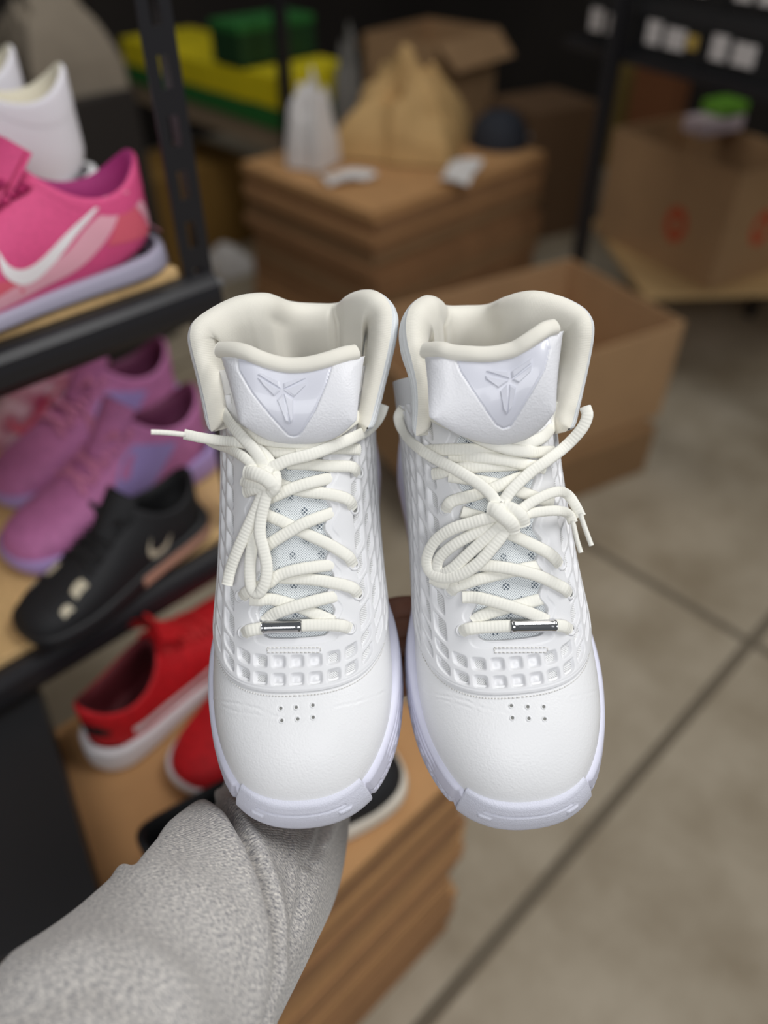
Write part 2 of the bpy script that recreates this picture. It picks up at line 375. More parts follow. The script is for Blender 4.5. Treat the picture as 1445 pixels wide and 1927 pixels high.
    for r in D['tack']:
        n = max(1, int(abs(r[2]-r[0])/7.5)) if abs(r[2]-r[0]) > abs(r[3]-r[1]) else 1
        for i in range(n):
            f0, f1 = i/n, (i+0.7)/n
            a_ = s.hit(r[0]+(r[2]-r[0])*f0, r[1]+(r[3]-r[1])*f0); b_ = s.hit(r[0]+(r[2]-r[0])*f1, r[1]+(r[3]-r[1])*f1)
            dash(V, Fc, a_[0]+a_[1]*1.75, b_[0]+b_[1]*1.75, s)
    so = mesh('stitching', np.array(V)*mm, Fc, M_STIT, root); so['kind'] = 'stuff'
    # ---- knit tongue
    S, U = np.meshgrid(np.linspace(6.6, 11.6, 150), np.linspace(-32, 32, 60), indexing='ij')
    A = np.interp(S, [6, 10, 13.2], [52, 48, 48]); PH = np.arcsin(np.clip(np.sign(U)*np.abs(U/A)**(2.3/2), -1, 1))
    P = s.base(S, PH); N = gnorm(P); N *= np.sign(N[70, 30, 2])
    bul = -2.4+1.2*(1-(U/32)**2)*sstep(7, 9, S)
    P = P+N*bul[..., None]
    lv = np.cumsum(np.linalg.norm(np.gradient(P, axis=0), axis=2), 0)
    mesh('tongue', P*mm, gridf(*S.shape), M_KNIT, root, uv=np.stack([U.ravel()*mm, lv.ravel()*mm], 1))
    # ---- eyelets
    for p in D['eyelets']:
        q = s.hit(*p)
        if q is not None: ring_part('eyelet', q[0]+q[1]*1.65, q[1], 3.1, 0.75, M_CAGE, root, M_DARK)
    # ---- sole: plan outline swept through a grooved wall profile
    oy = np.array([-1.0, 0, 3, 9, 20, 36, 56, 82, 110, 140, 170, 200, 240, 265, 280, 287, 290.5]); ow = np.array([0, 12, 22, 32, 42.5, 50.5, 56, 58.5, 57, 50, 47, 47.5, 50, 45, 32, 17, 0])
    pr, _ = spline(np.stack([ow, oy], 1), 200); pl = pr[::-1].copy(); pl[:, 0] *= -1; O = np.vstack([pr, pl[1:-1]]); n = len(O)
    nrm = unit(np.stack([-(np.roll(O, -1, 0)-np.roll(O, 1, 0))[:, 1], (np.roll(O, -1, 0)-np.roll(O, 1, 0))[:, 0]], 1)); nrm *= np.sign((nrm*(O-[0, 140])).sum(1))[:, None]
    zb = 15*np.clip(1-O[:, 1]/66, 0, 1)**2; zt = np.interp(O[:, 1], [-1, 10, 30, 60, 110, 290], [29.5, 29.5, 30, 28, 28, 36])
    prof = [(0, -14), (0.0, -3), (0.05, -0.8), (0.14, 0)]
    for g in np.linspace(0.2, 0.92, 46): prof.append((g, 0.0))
    prof += [(0.96, -0.5), (1.0, -1.6), (1.0, -4.5), (0.97, -9)]
    prof = np.array(prof); kz = prof[:, 0]; ko = prof[:, 1].copy()
    gro = sum(1.7*np.exp(-((kz-g)/0.034)**2) for g in (0.40, 0.60, 0.80))
    y_ = O[:, 1][:, None]; x_ = O[:, 0][:, None]
    groove = gro[None, :]*sstep(30, 45, y_)
    per = np.r_[0, np.cumsum(np.linalg.norm(np.diff(O, axis=0), axis=1))]; per = np.minimum(per, per[-1]-per)[:, None]
    tri = np.abs(((per/11) % 1)-0.5)*2; zz = (kz[None, :]-0.16)/0.32
    rec = 1.3*np.exp(-((per-42.8)/0.8)**2)*np.ones_like(zz)+0.9*((zz > 0.08) & (zz < 0.92) & (tri < 0.15+0.72*zz))*((y_ > 8) & (y_ < 96))
    off = ko[None, :]-groove-rec-4.6*(np.clip(kz-0.12, 0, 1)**1.4)[None, :]*(1-0.55*sstep(30, 100, y_))
    Z = zb[:, None]+(zt-zb)[:, None]*kz[None, :]
    P = np.stack([O[:, :1]+nrm[:, :1]*off, O[:, 1:]+nrm[:, 1:]*off, Z], -1)
    mid = mesh('midsole', P*mm, gridf(n, len(prof), cu=True), M_SOLE, root)
    tread(root, O, zb, mm)
    # ---- rubber toe bumper with a moulded arc and two dashes
    pr2, L2 = spline(np.vstack([np.stack([-ow[:7][::-1], oy[:7][::-1]], 1), np.stack([ow[1:7], oy[1:7]], 1)]), 260)
    ar = np.linspace(-L2/2, L2/2, 260); sel = np.abs(ar) < 41.5; O2 = pr2[sel]; ar = ar[sel]
    n2 = unit(np.gradient(O2, axis=0)); n2 = np.stack([n2[:, 1], -n2[:, 0]], 1); n2 *= np.sign((n2*(O2-[0, 60])).sum(1))[:, None]
    kk = np.linspace(0, 1, 90); zb2 = 15*np.clip(1-O2[:, 1]/66, 0, 1)**2-0.3
    ztop = 36.0-3.0*(np.abs(ar)/41)**2
    topr = pchip([0, 0.05, 0.2, 0.45, 0.65, 0.82, 0.93, 1], [-0.8, 1.0, 1.5, 0.2, -1.8, -4.2, -6.4, -11.5], kk)
    sd = np.clip((41.5-np.abs(ar))/0.9, 0, 1); sd = np.sqrt(1-(1-sd)**2)
    off = topr[None, :]-(1-sd)[:, None]*2.2
    zk = kk-(0.50-0.0*ar[:, None]*0); arc = np.exp(-((kk[None, :]-0.70)/0.022)**2)*(np.abs(ar) < 26)[:, None]
    ds = sstep(0.05, 0.03, np.abs(kk[None, :]-0.56))*sstep(4.2, 3.2, np.abs(np.abs(ar)-25.0))[:, None]
    off = off-0.15-1.1*arc+0.9*ds
    Z = zb2[:, None]+(ztop-zb2)[:, None]*np.minimum(kk*1.06, 1)[None, :]
    P = np.stack([O2[:, :1]+n2[:, :1]*off, O2[:, 1:]+n2[:, 1:]*off, Z], -1)
    mesh('toe_bumper', P*mm, gridf(len(O2), 90), M_BUMP, root)
    # ---- collar
    rim = np.array([s.ony(u, v_, y) for u, v_, y in D['rim']])
    R_, L = spline(rim, 200)
    T = unit(np.gradient(R_, axis=0)); axis_pt = np.stack([0*R_[:, 0]+s.lean, np.minimum(R_[:, 1], 240), R_[:, 2]], 1)
    o = R_-axis_pt; o[:, 2] = 0; o = unit(o); o = unit(o-T*(o*T).sum(1)[:, None])
    for _ in range(12): o = unit((np.roll(o, 1, 0)+o*2+np.roll(o, -1, 0))*np.array([1]))if False else o
    osm = o.copy()
    for _ in range(45): osm[1:-1] = unit(osm[:-2]+2*osm[1:-1]+osm[2:])
    o = unit(osm-T*(osm*T).sum(1)[:, None])
    q = np.cross(T, o); q *= np.sign((q*np.array([0, 0.5, -1])).sum(1).mean())
    sec = np.array([(-34, 104), (-27, 84), (-20, 64), (-16, 48), (-14.5, 36), (-13.5, 26), (-13, 17), (-12, 10), (-9.5, 4.5), (-6.5, 1.2), (-3.2, 0), (0.5, 0.6), (3.0, 2.8), (4.8, 6.5), (5.6, 11), (5.0, 17), (2.6, 25), (-1.5, 33), (-9, 42)], float)
    sec, _ = spline(sec, 64)
    tt = np.linspace(0, 1, 200)
    fade = np.interp(tt, [0, 0.012, 0.03, 0.06, 0.13, 0.87, 0.94, 0.97, 0.988, 1], [0.04, 0.22, 0.36, 0.55, 1, 1, 0.55, 0.36, 0.22, 0.04])          # shorter skirts at the tips
    thick = np.interp(tt, [0, 0.006, 0.015, 0.03, 0.10, 0.25, 0.5, 0.75, 0.90, 0.97, 0.985, 0.994, 1], [0.05, 0.32, 0.5, 0.62, 0.74, 1, 1, 1, 0.74, 0.62, 0.5, 0.32, 0.05])
    crease = 1.6*np.exp(-((tt-D['heel'])/0.006)**2)+0.5*np.exp(-((tt-D['heel']-0.018)/0.006)**2)
    inn = np.clip(-sec[:, 0]-3, 0, 10)/10
    A = sec[None, :, 0]*thick[:, None]-(crease[:, None]*inn[None, :])*-3.5; Bq = sec[None, :, 1]*fade[:, None]
    lim = np.interp(tt, [0, 0.12, 0.25, 0.36, 0.64, 0.75, 0.88, 1], [16, 26, 40, 104, 104, 40, 26, 16])[:, None]; Bq = np.where(Bq > lim, lim+0.02*(Bq-lim), Bq)
    A = np.maximum(A, np.interp(tt, [0, 0.12, 0.25, 0.36, 0.64, 0.75, 0.88, 1], [-10, -12, -15, -34, -34, -15, -12, -10])[:, None])
    dn = q.copy(); dn[:, 0] = 0; dn[:, 1] = np.maximum(dn[:, 1], -0.12); dn = unit(dn)
    P = R_[:, None]+o[:, None]*A[..., None]+q[:, None]*np.minimum(Bq, 9)[..., None]+dn[:, None]*np.maximum(Bq-9, 0)[..., None]
    uv = np.stack([np.repeat(tt*L, 64)*mm, np.tile(np.linspace(0, 0.12, 64), 200)], 1)
    G = gridf(200, 64); jcol = (G[:, 0] % 64); lin = jcol < int(np.argmin(sec[:, 1]))+1+int(np.argmax(sec[np.argmin(sec[:, 1])+1:, 0] > -0.8))
    mesh('collar_lining', P*mm, G[lin], M_LIN, root, uv=np.stack([uv[:, 1], uv[:, 0]], 1))
    mesh('collar_panel', P*mm, G[~lin], M_OUT, root, uv=uv)
    # ---- padded tongue top with a moulded shield and its emblem
    nu, nv = 120, 110
    top = np.array(D['ttop'], float); bot = np.array(D['tbot'], float)
    Tp, _ = spline(top, nu); Bp, _ = spline(bot, nu)
    vv = np.linspace(0, 1, nv)[:, None, None]; px = Tp[None]*(1-vv)+Bp[None]*vv
    uu = np.linspace(-1, 1, nu)[None, :]; v1 = vv[..., 0]
    Y = D['ty'][0]*(1-v1)+D['ty'][1]*v1 + 15*np.abs(uu)**2.2*(0.45+0.55*(1-v1)) - 3.5*np.sin(np.pi*v1)**0.7
    P = np.array([[s.ony(px[i, j, 0], px[i, j, 1], Y[i, j]) for j in range(nu)] for i in range(nv)])
    N = gnorm(P); N *= np.sign(-N[55, 60, 1])
    Q = px.reshape(-1, 2); ins = inpoly(Q, D['shield']).reshape(nv, nu)
    d = pldist(Q, D['shield'][:-1]).reshape(nv, nu)
    edge = np.minimum(np.minimum(v1*14, (1-v1)*14)+0*uu, (1-np.abs(uu))*16+0*v1); puff = 2.6*(1-np.exp(-edge/1.2))-2.6
    h = puff-1.0*np.exp(-(d/1.3)**2)-np.where(ins, 0.35*sstep(0, 3, d), 0)
    Pd = P+N*h[..., None]
    G = gridf(nv, nu); fin = ins[:-1, :-1].ravel()
    pad = mesh('tongue_pad', Pd*mm, G[~fin], M_PAD, root)
    mesh('tongue_shield', Pd*mm, G[fin], M_SHIELD, pad)
    b2 = BVHTree.FromPolygons(Pd.reshape(-1, 3).tolist(), G.tolist())
    def onpad(u, v_):
        dl = Vector(unit(s.dirl(u, v_))); lo, no, i, ds_ = b2.ray_cast(Vector(s.cam), dl)
        if lo is None: return None
        no = np.array(no); no = -no if no @ np.array(dl) > 0 else no
        return np.array(lo), no
    for poly in D['emblem']:
        c = np.mean(poly, 0); a_ = [onpad(*p) for p in poly]; b_ = [onpad(*(c+(np.array(p)-c)*0.82)) for p in poly]
        k = len(poly); V = [x[0]-x[1]*0.3 for x in a_]+[x[0]+x[1]*0.45 for x in a_]+[x[0]+x[1]*0.75 for x in b_]
        Fc = [(i, (i+1) % k, k+(i+1) % k, k+i) for i in range(k)]+[(k+i, k+(i+1) % k, 2*k+(i+1) % k, 2*k+i) for i in range(k)]+[tuple(range(2*k, 3*k))]
        mesh('emblem_segment', np.array(V)*mm, Fc, M_SHIELD, pad, smooth=False)
    # rolled lining along the tongue's top edge
    bp = P[0]+N[0]*-3.0+np.array([0, 1.6, 2.6]); bp, _ = spline(bp[::8], 90)
    join_tubes('tongue_binding', [tube('', bp*mm, np.tile([0, -0.4, 1.0], (90, 1)), 4.3*mm, 3.3*mm, None, ns=16)], M_LIN, pad)
    # tongue's lining behind
    Pb = P[:70]+N[:70]*-9; mesh('tongue_lining', Pb*mm, gridf(70, nu), M_LIN, pad)
    # ---- laces
    parts = []; knots = []
    for st_ in D['laces']: parts.append(strand(s, st_))
    lace = join_tubes('lace', parts, M_LACE, root)
    if D['knot']: join_tubes('knot', [strand(s, k_) for k_ in D['knot']], M_LACE, lace)
    for a_ in D['aglets']: join_tubes('aglet', [strand(s, a_)], M_LACE, lace)
    # steel lace tube
    (u0, v0, u1, v1_, lift) = D['tube']
    a_ = s.hit(u0, v0); b_ = s.hit(u1, v1_); p0 = a_[0]+a_[1]*lift; p1 = b_[0]+b_[1]*lift
    tl = np.linspace(0, 1, 24)[:, None]; Pt = p0*(1-tl)+p1*tl; n_ = unit((a_[1]+b_[1])/2)
    fl_ = np.full(24, 3.6); fl_[[0, 23]] = 3.2; fl_[[1, 22]] = 3.75; fl_[[2, 21]] = 3.75
    join_tubes('lace_tube', [tube('', Pt*mm, np.tile(n_, (24, 1)), fl_*mm, fl_*0.9*mm, None, ns=28, power=2.0)], M_CHROME, root)
def tread(root, O, zb, mm):
    Oi = O*np.array([0.93, 0.96])+np.array([0, 5.5]); n = len(Oi)
    V = np.vstack([np.c_[Oi, zb+1.0], np.c_[Oi, zb-1.2]])*mm
    k = np.arange(n); Fc = [(int(i), int((i+1) % n), int(n+(i+1) % n), int(n+i)) for i in k]+[tuple(int(n+i) for i in k)]
    mesh('outsole', V, Fc, M_SOLE, root, smooth=False)
def dash(V, Fc, a, b, s):
    a = np.array(a); b = np.array(b); T = unit(b-a); n = unit(s.cam-a); S = np.cross(T, n)*0.42; n = n*0.45; k = len(V)
    for p in (a, b):
        for q in (S-n, S*0.6+n, -S*0.6+n, -S-n): V.append(p+q)
    Fc += [(k, k+1, k+5, k+4), (k+1, k+2, k+6, k+5), (k+2, k+3, k+7, k+6), (k, k+3, k+2, k+1), (k+4, k+5, k+6, k+7)]
def ring_part(name, c, n, R, r, m, root, m2):
    n = unit(np.array(n)); a = unit(np.cross(n, [0.3, 0.9, 0.1])); b = np.cross(n, a)
    t = np.linspace(0, 2*np.pi, 20, endpoint=False); q = np.linspace(0, 2*np.pi, 8, endpoint=False)
    rad = R+r*np.cos(q)[None, :]; V = c+(a*np.cos(t)[:, None]+b*np.sin(t)[:, None])[:, None]*rad[..., None]+n*(r*np.sin(q))[None, :, None]
    V = V.reshape(-1, 3); Fc = gridf(20, 8, True, True).tolist(); k = len(V)
    V = np.vstack([V, c+(a*np.cos(t)[:, None]+b*np.sin(t)[:, None])*R*0.98-n*0.05]); Fc.append(list(range(k, k+20)))
    mesh(name, V*0.001, Fc, [m, m2], root, fmat=[0]*160+[1])
def strand(s, D):
    """a lace run: pixel path with heights (mm) over the shoe's surface -> a swept oval ribbon lying on it"""
    pts = D[0]; hs = D[1]; hw = D[2] if len(D) > 2 else 3.35; ht = D[3] if len(D) > 3 else 1.5
    hs = np.interp(np.linspace(0, 1, len(pts)), np.linspace(0, 1, len(hs)), hs)
    H = [s.hit(u, v) for u, v in pts]
    for i, hq in enumerate(H):                                            # outside the outline a strand keeps the depth of its nearest part on the shoe
        if hq is None:
            j = min((k for k in range(len(H)) if H[k] is not None), key=lambda k: abs(k-i), default=None)
            dist = H[j][2] if j is not None else D[4]
            H[i] = (s.cam+unit(s.dirl(*pts[i]))*(dist+(D[5] if len(D) > 5 else 0)), unit(s.cam-H[j][0]) if j is not None else -unit(s.dirl(*pts[i])), dist, 1)
    P = []; N = []
    for (p, h, q) in zip(pts, hs, H):
        d = unit(s.dirl(*p)); base = q[0]
        c = max(0.45, -(q[1] @ d)); P.append(base-d*h/c if len(q) == 3 else base-d*h); N.append(unit(q[1]*0.6-d*0.6))
    P = np.array(P); L = np.linalg.norm(np.diff(P, axis=0), axis=1).sum(); n = max(8, int(L/1.3))
    R, _ = spline(np.hstack([P, np.array(N)]), n)
    return tube('', R[:, :3]*0.001, unit(R[:, 3:]), hw*0.001, ht*0.001, None, ns=12)
LEFT = dict(
 creases=[([(386, 1318), (420, 1320), (455, 1325), (488, 1334), (515, 1347), (540, 1352)], 0.32), ([(400, 1322), (440, 1338), (480, 1345), (520, 1350)], 0.2),
          ([(728, 1300), (700, 1312), (672, 1321), (640, 1328), (605, 1338)], 0.28)],
 perfs=[(528, 1333), (557, 1331), (588.5, 1327), (530, 1356), (560, 1353), (589, 1350)],
 scal=4.0,
 tack=[(505, 1219, 603, 1219), (505, 1228, 603, 1228), (505, 1219, 505, 1228), (603, 1219, 603, 1228)],
 eyelets=[(461, 1190), (456, 1122), (657, 1181), (671, 1118), (663, 1062), (663, 957), (672, 890)],
 rim=[(398, 812, 190), (391, 770, 200), (379, 716, 214), (366, 664, 226), (360, 628, 234), (370, 600, 243), (404, 576, 254), (440, 559, 261), (470, 552, 265), (508, 552, 270), (550, 568, 277), (590, 571, 280),
      (633, 569, 278), (660, 551, 272), (690, 543, 265), (715, 553, 256), (733, 582, 247), (732, 625, 236), (722, 680, 224), (709, 735, 212), (698, 780, 200), (692, 804, 191)],
 heel=0.555,
 ttop=[(407, 662), (440, 662), (470, 668), (500, 680), (530, 688), (553, 690), (580, 688), (610, 681), (650, 669), (691, 663)],
 tbot=[(450, 800), (475, 820), (505, 836), (535, 842), (560, 843), (590, 842), (620, 836), (645, 822), (668, 798)],
 ty=(203, 170),
 shield=[(440, 655), (449, 698), (473, 738), (508, 782), (535, 812), (543, 820), (553, 822.5), (561, 820), (568, 812), (592, 773), (614, 720), (629, 672), (633, 655)],
 emblem=[[(485, 705), (488, 702.5), (495, 704), (526, 719), (528.5, 731.5)], [(485, 711.5), (527.5, 735), (516, 745), (494.5, 724)], [(533.5, 721.5), (564, 712.5), (575, 712.5), (534.5, 731.5)],
         [(534.5, 734), (577, 720), (574.5, 726.5), (553.5, 747)], [(531, 740.5), (521, 751.5), (538.5, 794.5), (544.5, 797)], [(534.5, 740.5), (552, 751.5), (551, 793), (547, 797)]],
 laces=[
  ([(459, 1192), (468, 1187), (495, 1182), (530, 1180), (570, 1177), (620, 1176), (645, 1178), (658, 1183)], [1, 4.0, 3, 2.5, 2.5, 3, 4.0, 1]),
  ([(498, 1170), (512, 1158), (530, 1150), (570, 1137), (612, 1126), (648, 1119)], [0.5, 1.5, 3, 3.5, 2, -1]),
  ([(470, 1128), (490, 1129), (512, 1128), (556, 1140), (598, 1157), (628, 1170)], [3, 1.5, 0.5, 0.0, 0.5, 1]),
  ([(673, 1120), (668, 1110), (657, 1104), (628, 1097), (583, 1090), (545, 1088), (500, 1084)], [1, 3.8, 3.6, 2, 0.5, 0.3, 0.3]),
  ([(456, 1124), (462, 1116), (478, 1108), (505, 1097), (525, 1083), (556, 1073), (598, 1066), (642, 1062)], [1, 4, 3.5, 3, 3, 3.5, 2, -1]),
  ([(664, 1064), (658, 1050), (645, 1040), (616, 1023), (577, 1005), (538, 985), (500, 968)], [1, 3.8, 3.6, 1.5, 0.3, 0.3, 0.5]),
  ([(490, 1036), (510, 1022), (532, 1008), (568, 987), (600, 974), (640, 960)], [2, 2.5, 3, 3.3, 2, -1]),
  ([(664, 957), (659, 944), (645, 936), (613, 929), (568, 924), (515, 908)], [1, 3.8, 3.5, 1.5, 0.3, 0.3]),
  ([(500, 940), (520, 932), (553, 918), (598, 905), (655, 894)], [1.5, 3, 3.3, 2, -1]),
  ([(673, 890), (668, 882), (657, 878), (622, 877), (583, 874), (540, 872)], [1, 3.8, 3.5, 1.5, 0.5, 0.5]),
  ([(480, 852), (500, 850), (540, 851), (590, 846), (640, 843), (676, 846)], [3, 2, 3, 3, 3, 3.5]),
  ([(442, 806), (462, 817), (495, 827), (538, 832), (592, 834), (640, 829)], [2, 4, 5, 5.5, 5, 3]),
  ([(684, 776), (664, 791), (645, 804), (613, 826), (588, 839), (556, 847)], [1, 3.5, 5, 6, 5, 4]),
  ([(500, 884), (520, 876), (543, 866), (586, 855), (628, 839), (666, 823), (697, 806), (714, 783), (722, 762)], [8, 8.5, 8.5, 8.5, 8.5, 8.5, 7, 5, 3]),
  ([(415, 750), (418, 768), (430, 792), (449, 815), (476, 844), (491, 866), (498, 882)], [3, 6, 8, 9, 10, 9.5, 8]),
  ([(346, 817), (380, 824), (415, 829), (445, 832), (470, 838), (492, 850), (508, 868), (512, 882)], [9, 9, 9, 8, 7, 7, 7, 7], 2.9, 1.5),
  ([(390, 826), (402, 834), (425, 842), (452, 856), (474, 872), (489, 886)], [8, 8.5, 9, 9.5, 9.5, 8], 2.9, 1.5),
  ([(500, 922), (490, 942), (479, 966), (460, 1006), (443, 1045), (433, 1074), (427, 1101)], [9, 8.5, 8, 7.5, 7, 6.5, 6.5], 3.5, 1.7),
  ([(505, 922), (498, 945), (491, 975), (489, 1005), (496, 1035), (502, 1068), (498, 1098), (486, 1116), (474, 1108), (470, 1080), (472, 1045), (479, 1010), (487, 975)], [9.5, 9.5, 9, 9, 9, 8.5, 8, 7, 6, 6, 6, 6, 6], 3.3, 1.4),
 ],
 knot=[([(463, 888), (478, 891), (497, 899), (512, 912), (514, 926)], [9, 11.5, 12.5, 12, 9], 4.0, 2.3), ([(516, 892), (518, 905), (514, 920), (500, 930)], [8, 11, 11, 8], 3.6, 2.0), ([(458, 904), (470, 910), (490, 913), (505, 917)], [6, 8, 9.5, 9], 3.3, 2.0),
       ([(461, 926), (472, 922), (488, 918), (502, 915)], [6, 8, 9, 8.5], 3.3, 2.0), ([(487, 884), (500, 888), (513, 893)], [8, 9.5, 9], 3.4, 2.0)],
 aglets=[([(284, 813), (300, 813.5), (322, 815), (350, 818)], [9, 9], 1.35, 1.2, 420)],
 tube=(497, 1180, 569, 1178, 3.0),
)
RIGHT = dict(
 creases=[([(800, 1300), (825, 1308), (850, 1312), (880, 1320), (910, 1333), (955, 1342)], 0.34), ([(805, 1312), (840, 1318), (870, 1328), (900, 1338)], 0.2),
          ([(1122, 1300), (1100, 1306), (1075, 1312)], 0.2)],
 perfs=[(962, 1328), (993, 1330), (1023, 1330), (964, 1351), (995, 1352), (1025, 1353)],
 scal=4.0,
 tack=[(930, 1219, 1028, 1219), (930, 1228, 1028, 1228), (930, 1219, 930, 1228), (1028, 1219, 1028, 1228)],
 eyelets=[(871, 1186), (849, 1113), (840, 958), (1070, 1184), (1068, 1116), (1052, 1062)],
 rim=[(783, 820, 190), (789, 775, 200), (788, 725, 212), (779, 680, 222), (770, 640, 233), (768, 605, 243), (775, 578, 252), (790, 561, 261), (808, 554, 267), (825, 560, 273), (842, 574, 278), (877, 575, 280), (914, 573, 277),
      (945, 559, 271), (975, 549, 267), (1005, 546, 263), (1040, 553, 258), (1075, 568, 252), (1103, 590, 245), (1111, 622, 236), (1103, 680, 224), (1090, 735, 211), (1078, 780, 199), (1072, 806, 190)],
 heel=0.415,
 ttop=[(793, 662), (828, 660), (855, 666), (890, 669), (915, 670), (935, 668), (962, 662), (990, 646), (1020, 628), (1040, 621), (1067, 617)],
 tbot=[(812, 790), (835, 808), (865, 826), (900, 838), (935, 844), (970, 841), (1000, 830), (1025, 810), (1045, 782)],
 ty=(204, 170),
 shield=[(847, 650), (856, 670), (865, 697), (890, 735), (923, 785), (934, 800), (947, 807), (960, 803), (972, 785), (1002, 735), (1025, 695), (1035, 655), (1034, 615)],
 emblem=[[(914.5, 699), (919, 696), (959, 700), (959, 712)], [(913, 707.5), (957.5, 716.5), (938, 730), (914.5, 713.5)], [(962, 700), (1001, 674), (1000, 683.5), (963.5, 712)],
         [(963.5, 715), (1001, 687), (999, 698.5), (975.5, 721)], [(954.5, 722.5), (941, 736), (947, 771.5), (953, 779)], [(959, 722.5), (971, 728.5), (963.5, 767), (955, 779)]],
 laces=[
  ([(868, 1189), (880, 1184), (905, 1181), (959, 1178), (1010, 1177), (1045, 1177), (1062, 1179), (1073, 1186)], [1, 4, 3, 2.5, 2.5, 3, 4, 1]),
  ([(890, 1170), (905, 1160), (932, 1150), (986, 1136), (1048, 1119)], [0.5, 0.5, 0.3, 0.5, -1]),
  ([(870, 1124), (888, 1124), (909, 1127), (956, 1140), (998, 1154), (1030, 1168)], [3, 2, 3, 3.3, 3, 1]),
  ([(848, 1115), (853, 1107), (865, 1101), (897, 1091), (938, 1081), (986, 1070), (1035, 1061)], [1, 4, 3.5, 1.5, 0.3, 0.5, -1]),
  ([(1070, 1118), (1064, 1109), (1052, 1102), (1016, 1085), (974, 1073), (932, 1066), (885, 1062)], [1, 3.8, 3.6, 3, 3.3, 3, 2]),
  ([(1052, 1063), (1046, 1053), (1031, 1040), (998, 1023), (962, 1006), (925, 988)], [1, 3.8, 3.5, 2, 1, 1]),
  ([(868, 963), (885, 968), (909, 975), (935, 984)], [3, 1, 1, 1]),
  ([(839, 961), (842, 951), (854, 942), (891, 932), (923, 921), (956, 907), (1000, 890)], [1, 4, 3.6, 2, 3, 3, 1]),
  ([(845, 896), (865, 899), (897, 904), (950, 915), (992, 930), (1040, 947)], [3.5, 2.5, 1, 0.5, 1.5, 3]),
  ([(815, 892), (828, 890), (849, 884), (897, 878), (940, 876), (985, 874)], [3, 3.6, 3.4, 2, 1, 0.5]),
  ([(845, 860), (865, 859), (897, 860), (950, 866), (998, 876), (1025, 881)], [2, 1.5, 3, 3, 3.3, 3.6]),
  ([(803, 848), (825, 847), (849, 846), (890, 846), (940, 846)], [3.3, 3.6, 3.4, 3, 2]),
  ([(799, 772), (812, 781), (834, 792), (879, 813), (920, 833), (962, 846), (1000, 850), (1042, 850)], [1, 3, 4.5, 6, 6, 5.5, 4.5, 4.5]),
  ([(935, 838), (960, 836), (992, 834), (1022, 822), (1040, 802), (1051, 778), (1057, 758)], [4, 4, 4, 4, 3.5, 2, 1]),
  ([(757, 768), (750, 788), (763, 820), (790, 845), (819, 863), (858, 884), (897, 908), (921, 928), (935, 948)], [3, 5, 7, 8, 8.5, 8.5, 8.5, 9, 9], 3.2),
  ([(1101, 766), (1105, 783), (1093, 809), (1063, 841), (1028, 868), (998, 889), (964, 921), (946, 946)], [3, 5, 6, 7.5, 8.5, 8.5, 9, 9], 3.2),
  ([(938, 970), (915, 976), (890, 983), (850, 996), (818, 1019), (803, 1050), (808, 1074), (829, 1086), (862, 1083), (900, 1060), (936, 1019), (954, 994)], [10, 10, 9.5, 9.5, 9, 8, 7.5, 7.5, 8, 9, 10, 10], 3.3),
  ([(940, 980), (920, 990), (892, 1004), (855, 1025), (829, 1047), (822, 1068), (831, 1079), (849, 1072), (884, 1040), (920, 1008), (946, 986)], [8, 8, 8, 8, 7.5, 7, 7, 7.5, 8, 9, 10], 3.2),
  ([(812, 1088), (828, 1096), (845, 1097), (862, 1090)], [3, 3.5, 3.5, 4], 3.2),
  ([(975, 968), (983, 957), (1013, 938), (1048, 925), (1068, 931), (1082, 950), (1093, 972)], [10, 10, 9.5, 9.5, 9.5, 9, 9], 2.9, 1.4),
  ([(978, 972), (992, 967), (1016, 963), (1050, 961), (1070, 968), (1078, 984)], [9, 9, 9, 9, 8.5, 8], 2.8, 1.4),
 ],
 knot=[([(921, 957), (932, 960), (947, 972), (963, 986), (966, 1000)], [10, 12.5, 13.5, 12.5, 9.5], 3.9, 2.3), ([(948, 953), (968, 960), (982, 972), (986, 988)], [10, 12, 12.5, 10], 3.6, 2.2), ([(926, 962), (940, 958), (956, 960), (972, 975), (972, 990)], [9, 10, 10.5, 10.5, 9], 3.6, 2.0)],
 aglets=[([(1092, 966), (1098, 986), (1106, 1008), (1113, 1027)], [9, 9], 1.3, 1.2, 430), ([(1077, 980), (1081, 995), (1086, 1017), (1093, 1040)], [8, 8], 1.3, 1.2, 430)],
 tube=(958, 1178, 1041, 1177, 3.0),
)
for px0, roll, yaw, side, lean, DD, lab in (
    ((577, 1562), 2.3, 0.2, -1, 0.0, LEFT, 'white high-top basketball shoe beside the grey sleeve, one lace tip sticking out sideways'),
    ((987, 1564), 4.0, 1.2, 1, 0.0, RIGHT, 'white high-top basketball shoe in the hand, two lace loops folded over its cage')):
    sh = Shoe(px0, 432.0, 58.0, roll, yaw, side, lean)
    root = empty('basketball_shoe'); tag(root, lab, 'shoe', 'white high-tops held in the hand')
    build_hero(sh, root, DD)
    root.matrix_world = Matrix([[sh.R[i, 0], sh.R[i, 1], sh.R[i, 2], sh.t[i]] for i in range(3)]+[[0, 0, 0, 1]])
    if side < 0: SHOE_L = sh
    else: SHOE_R = sh


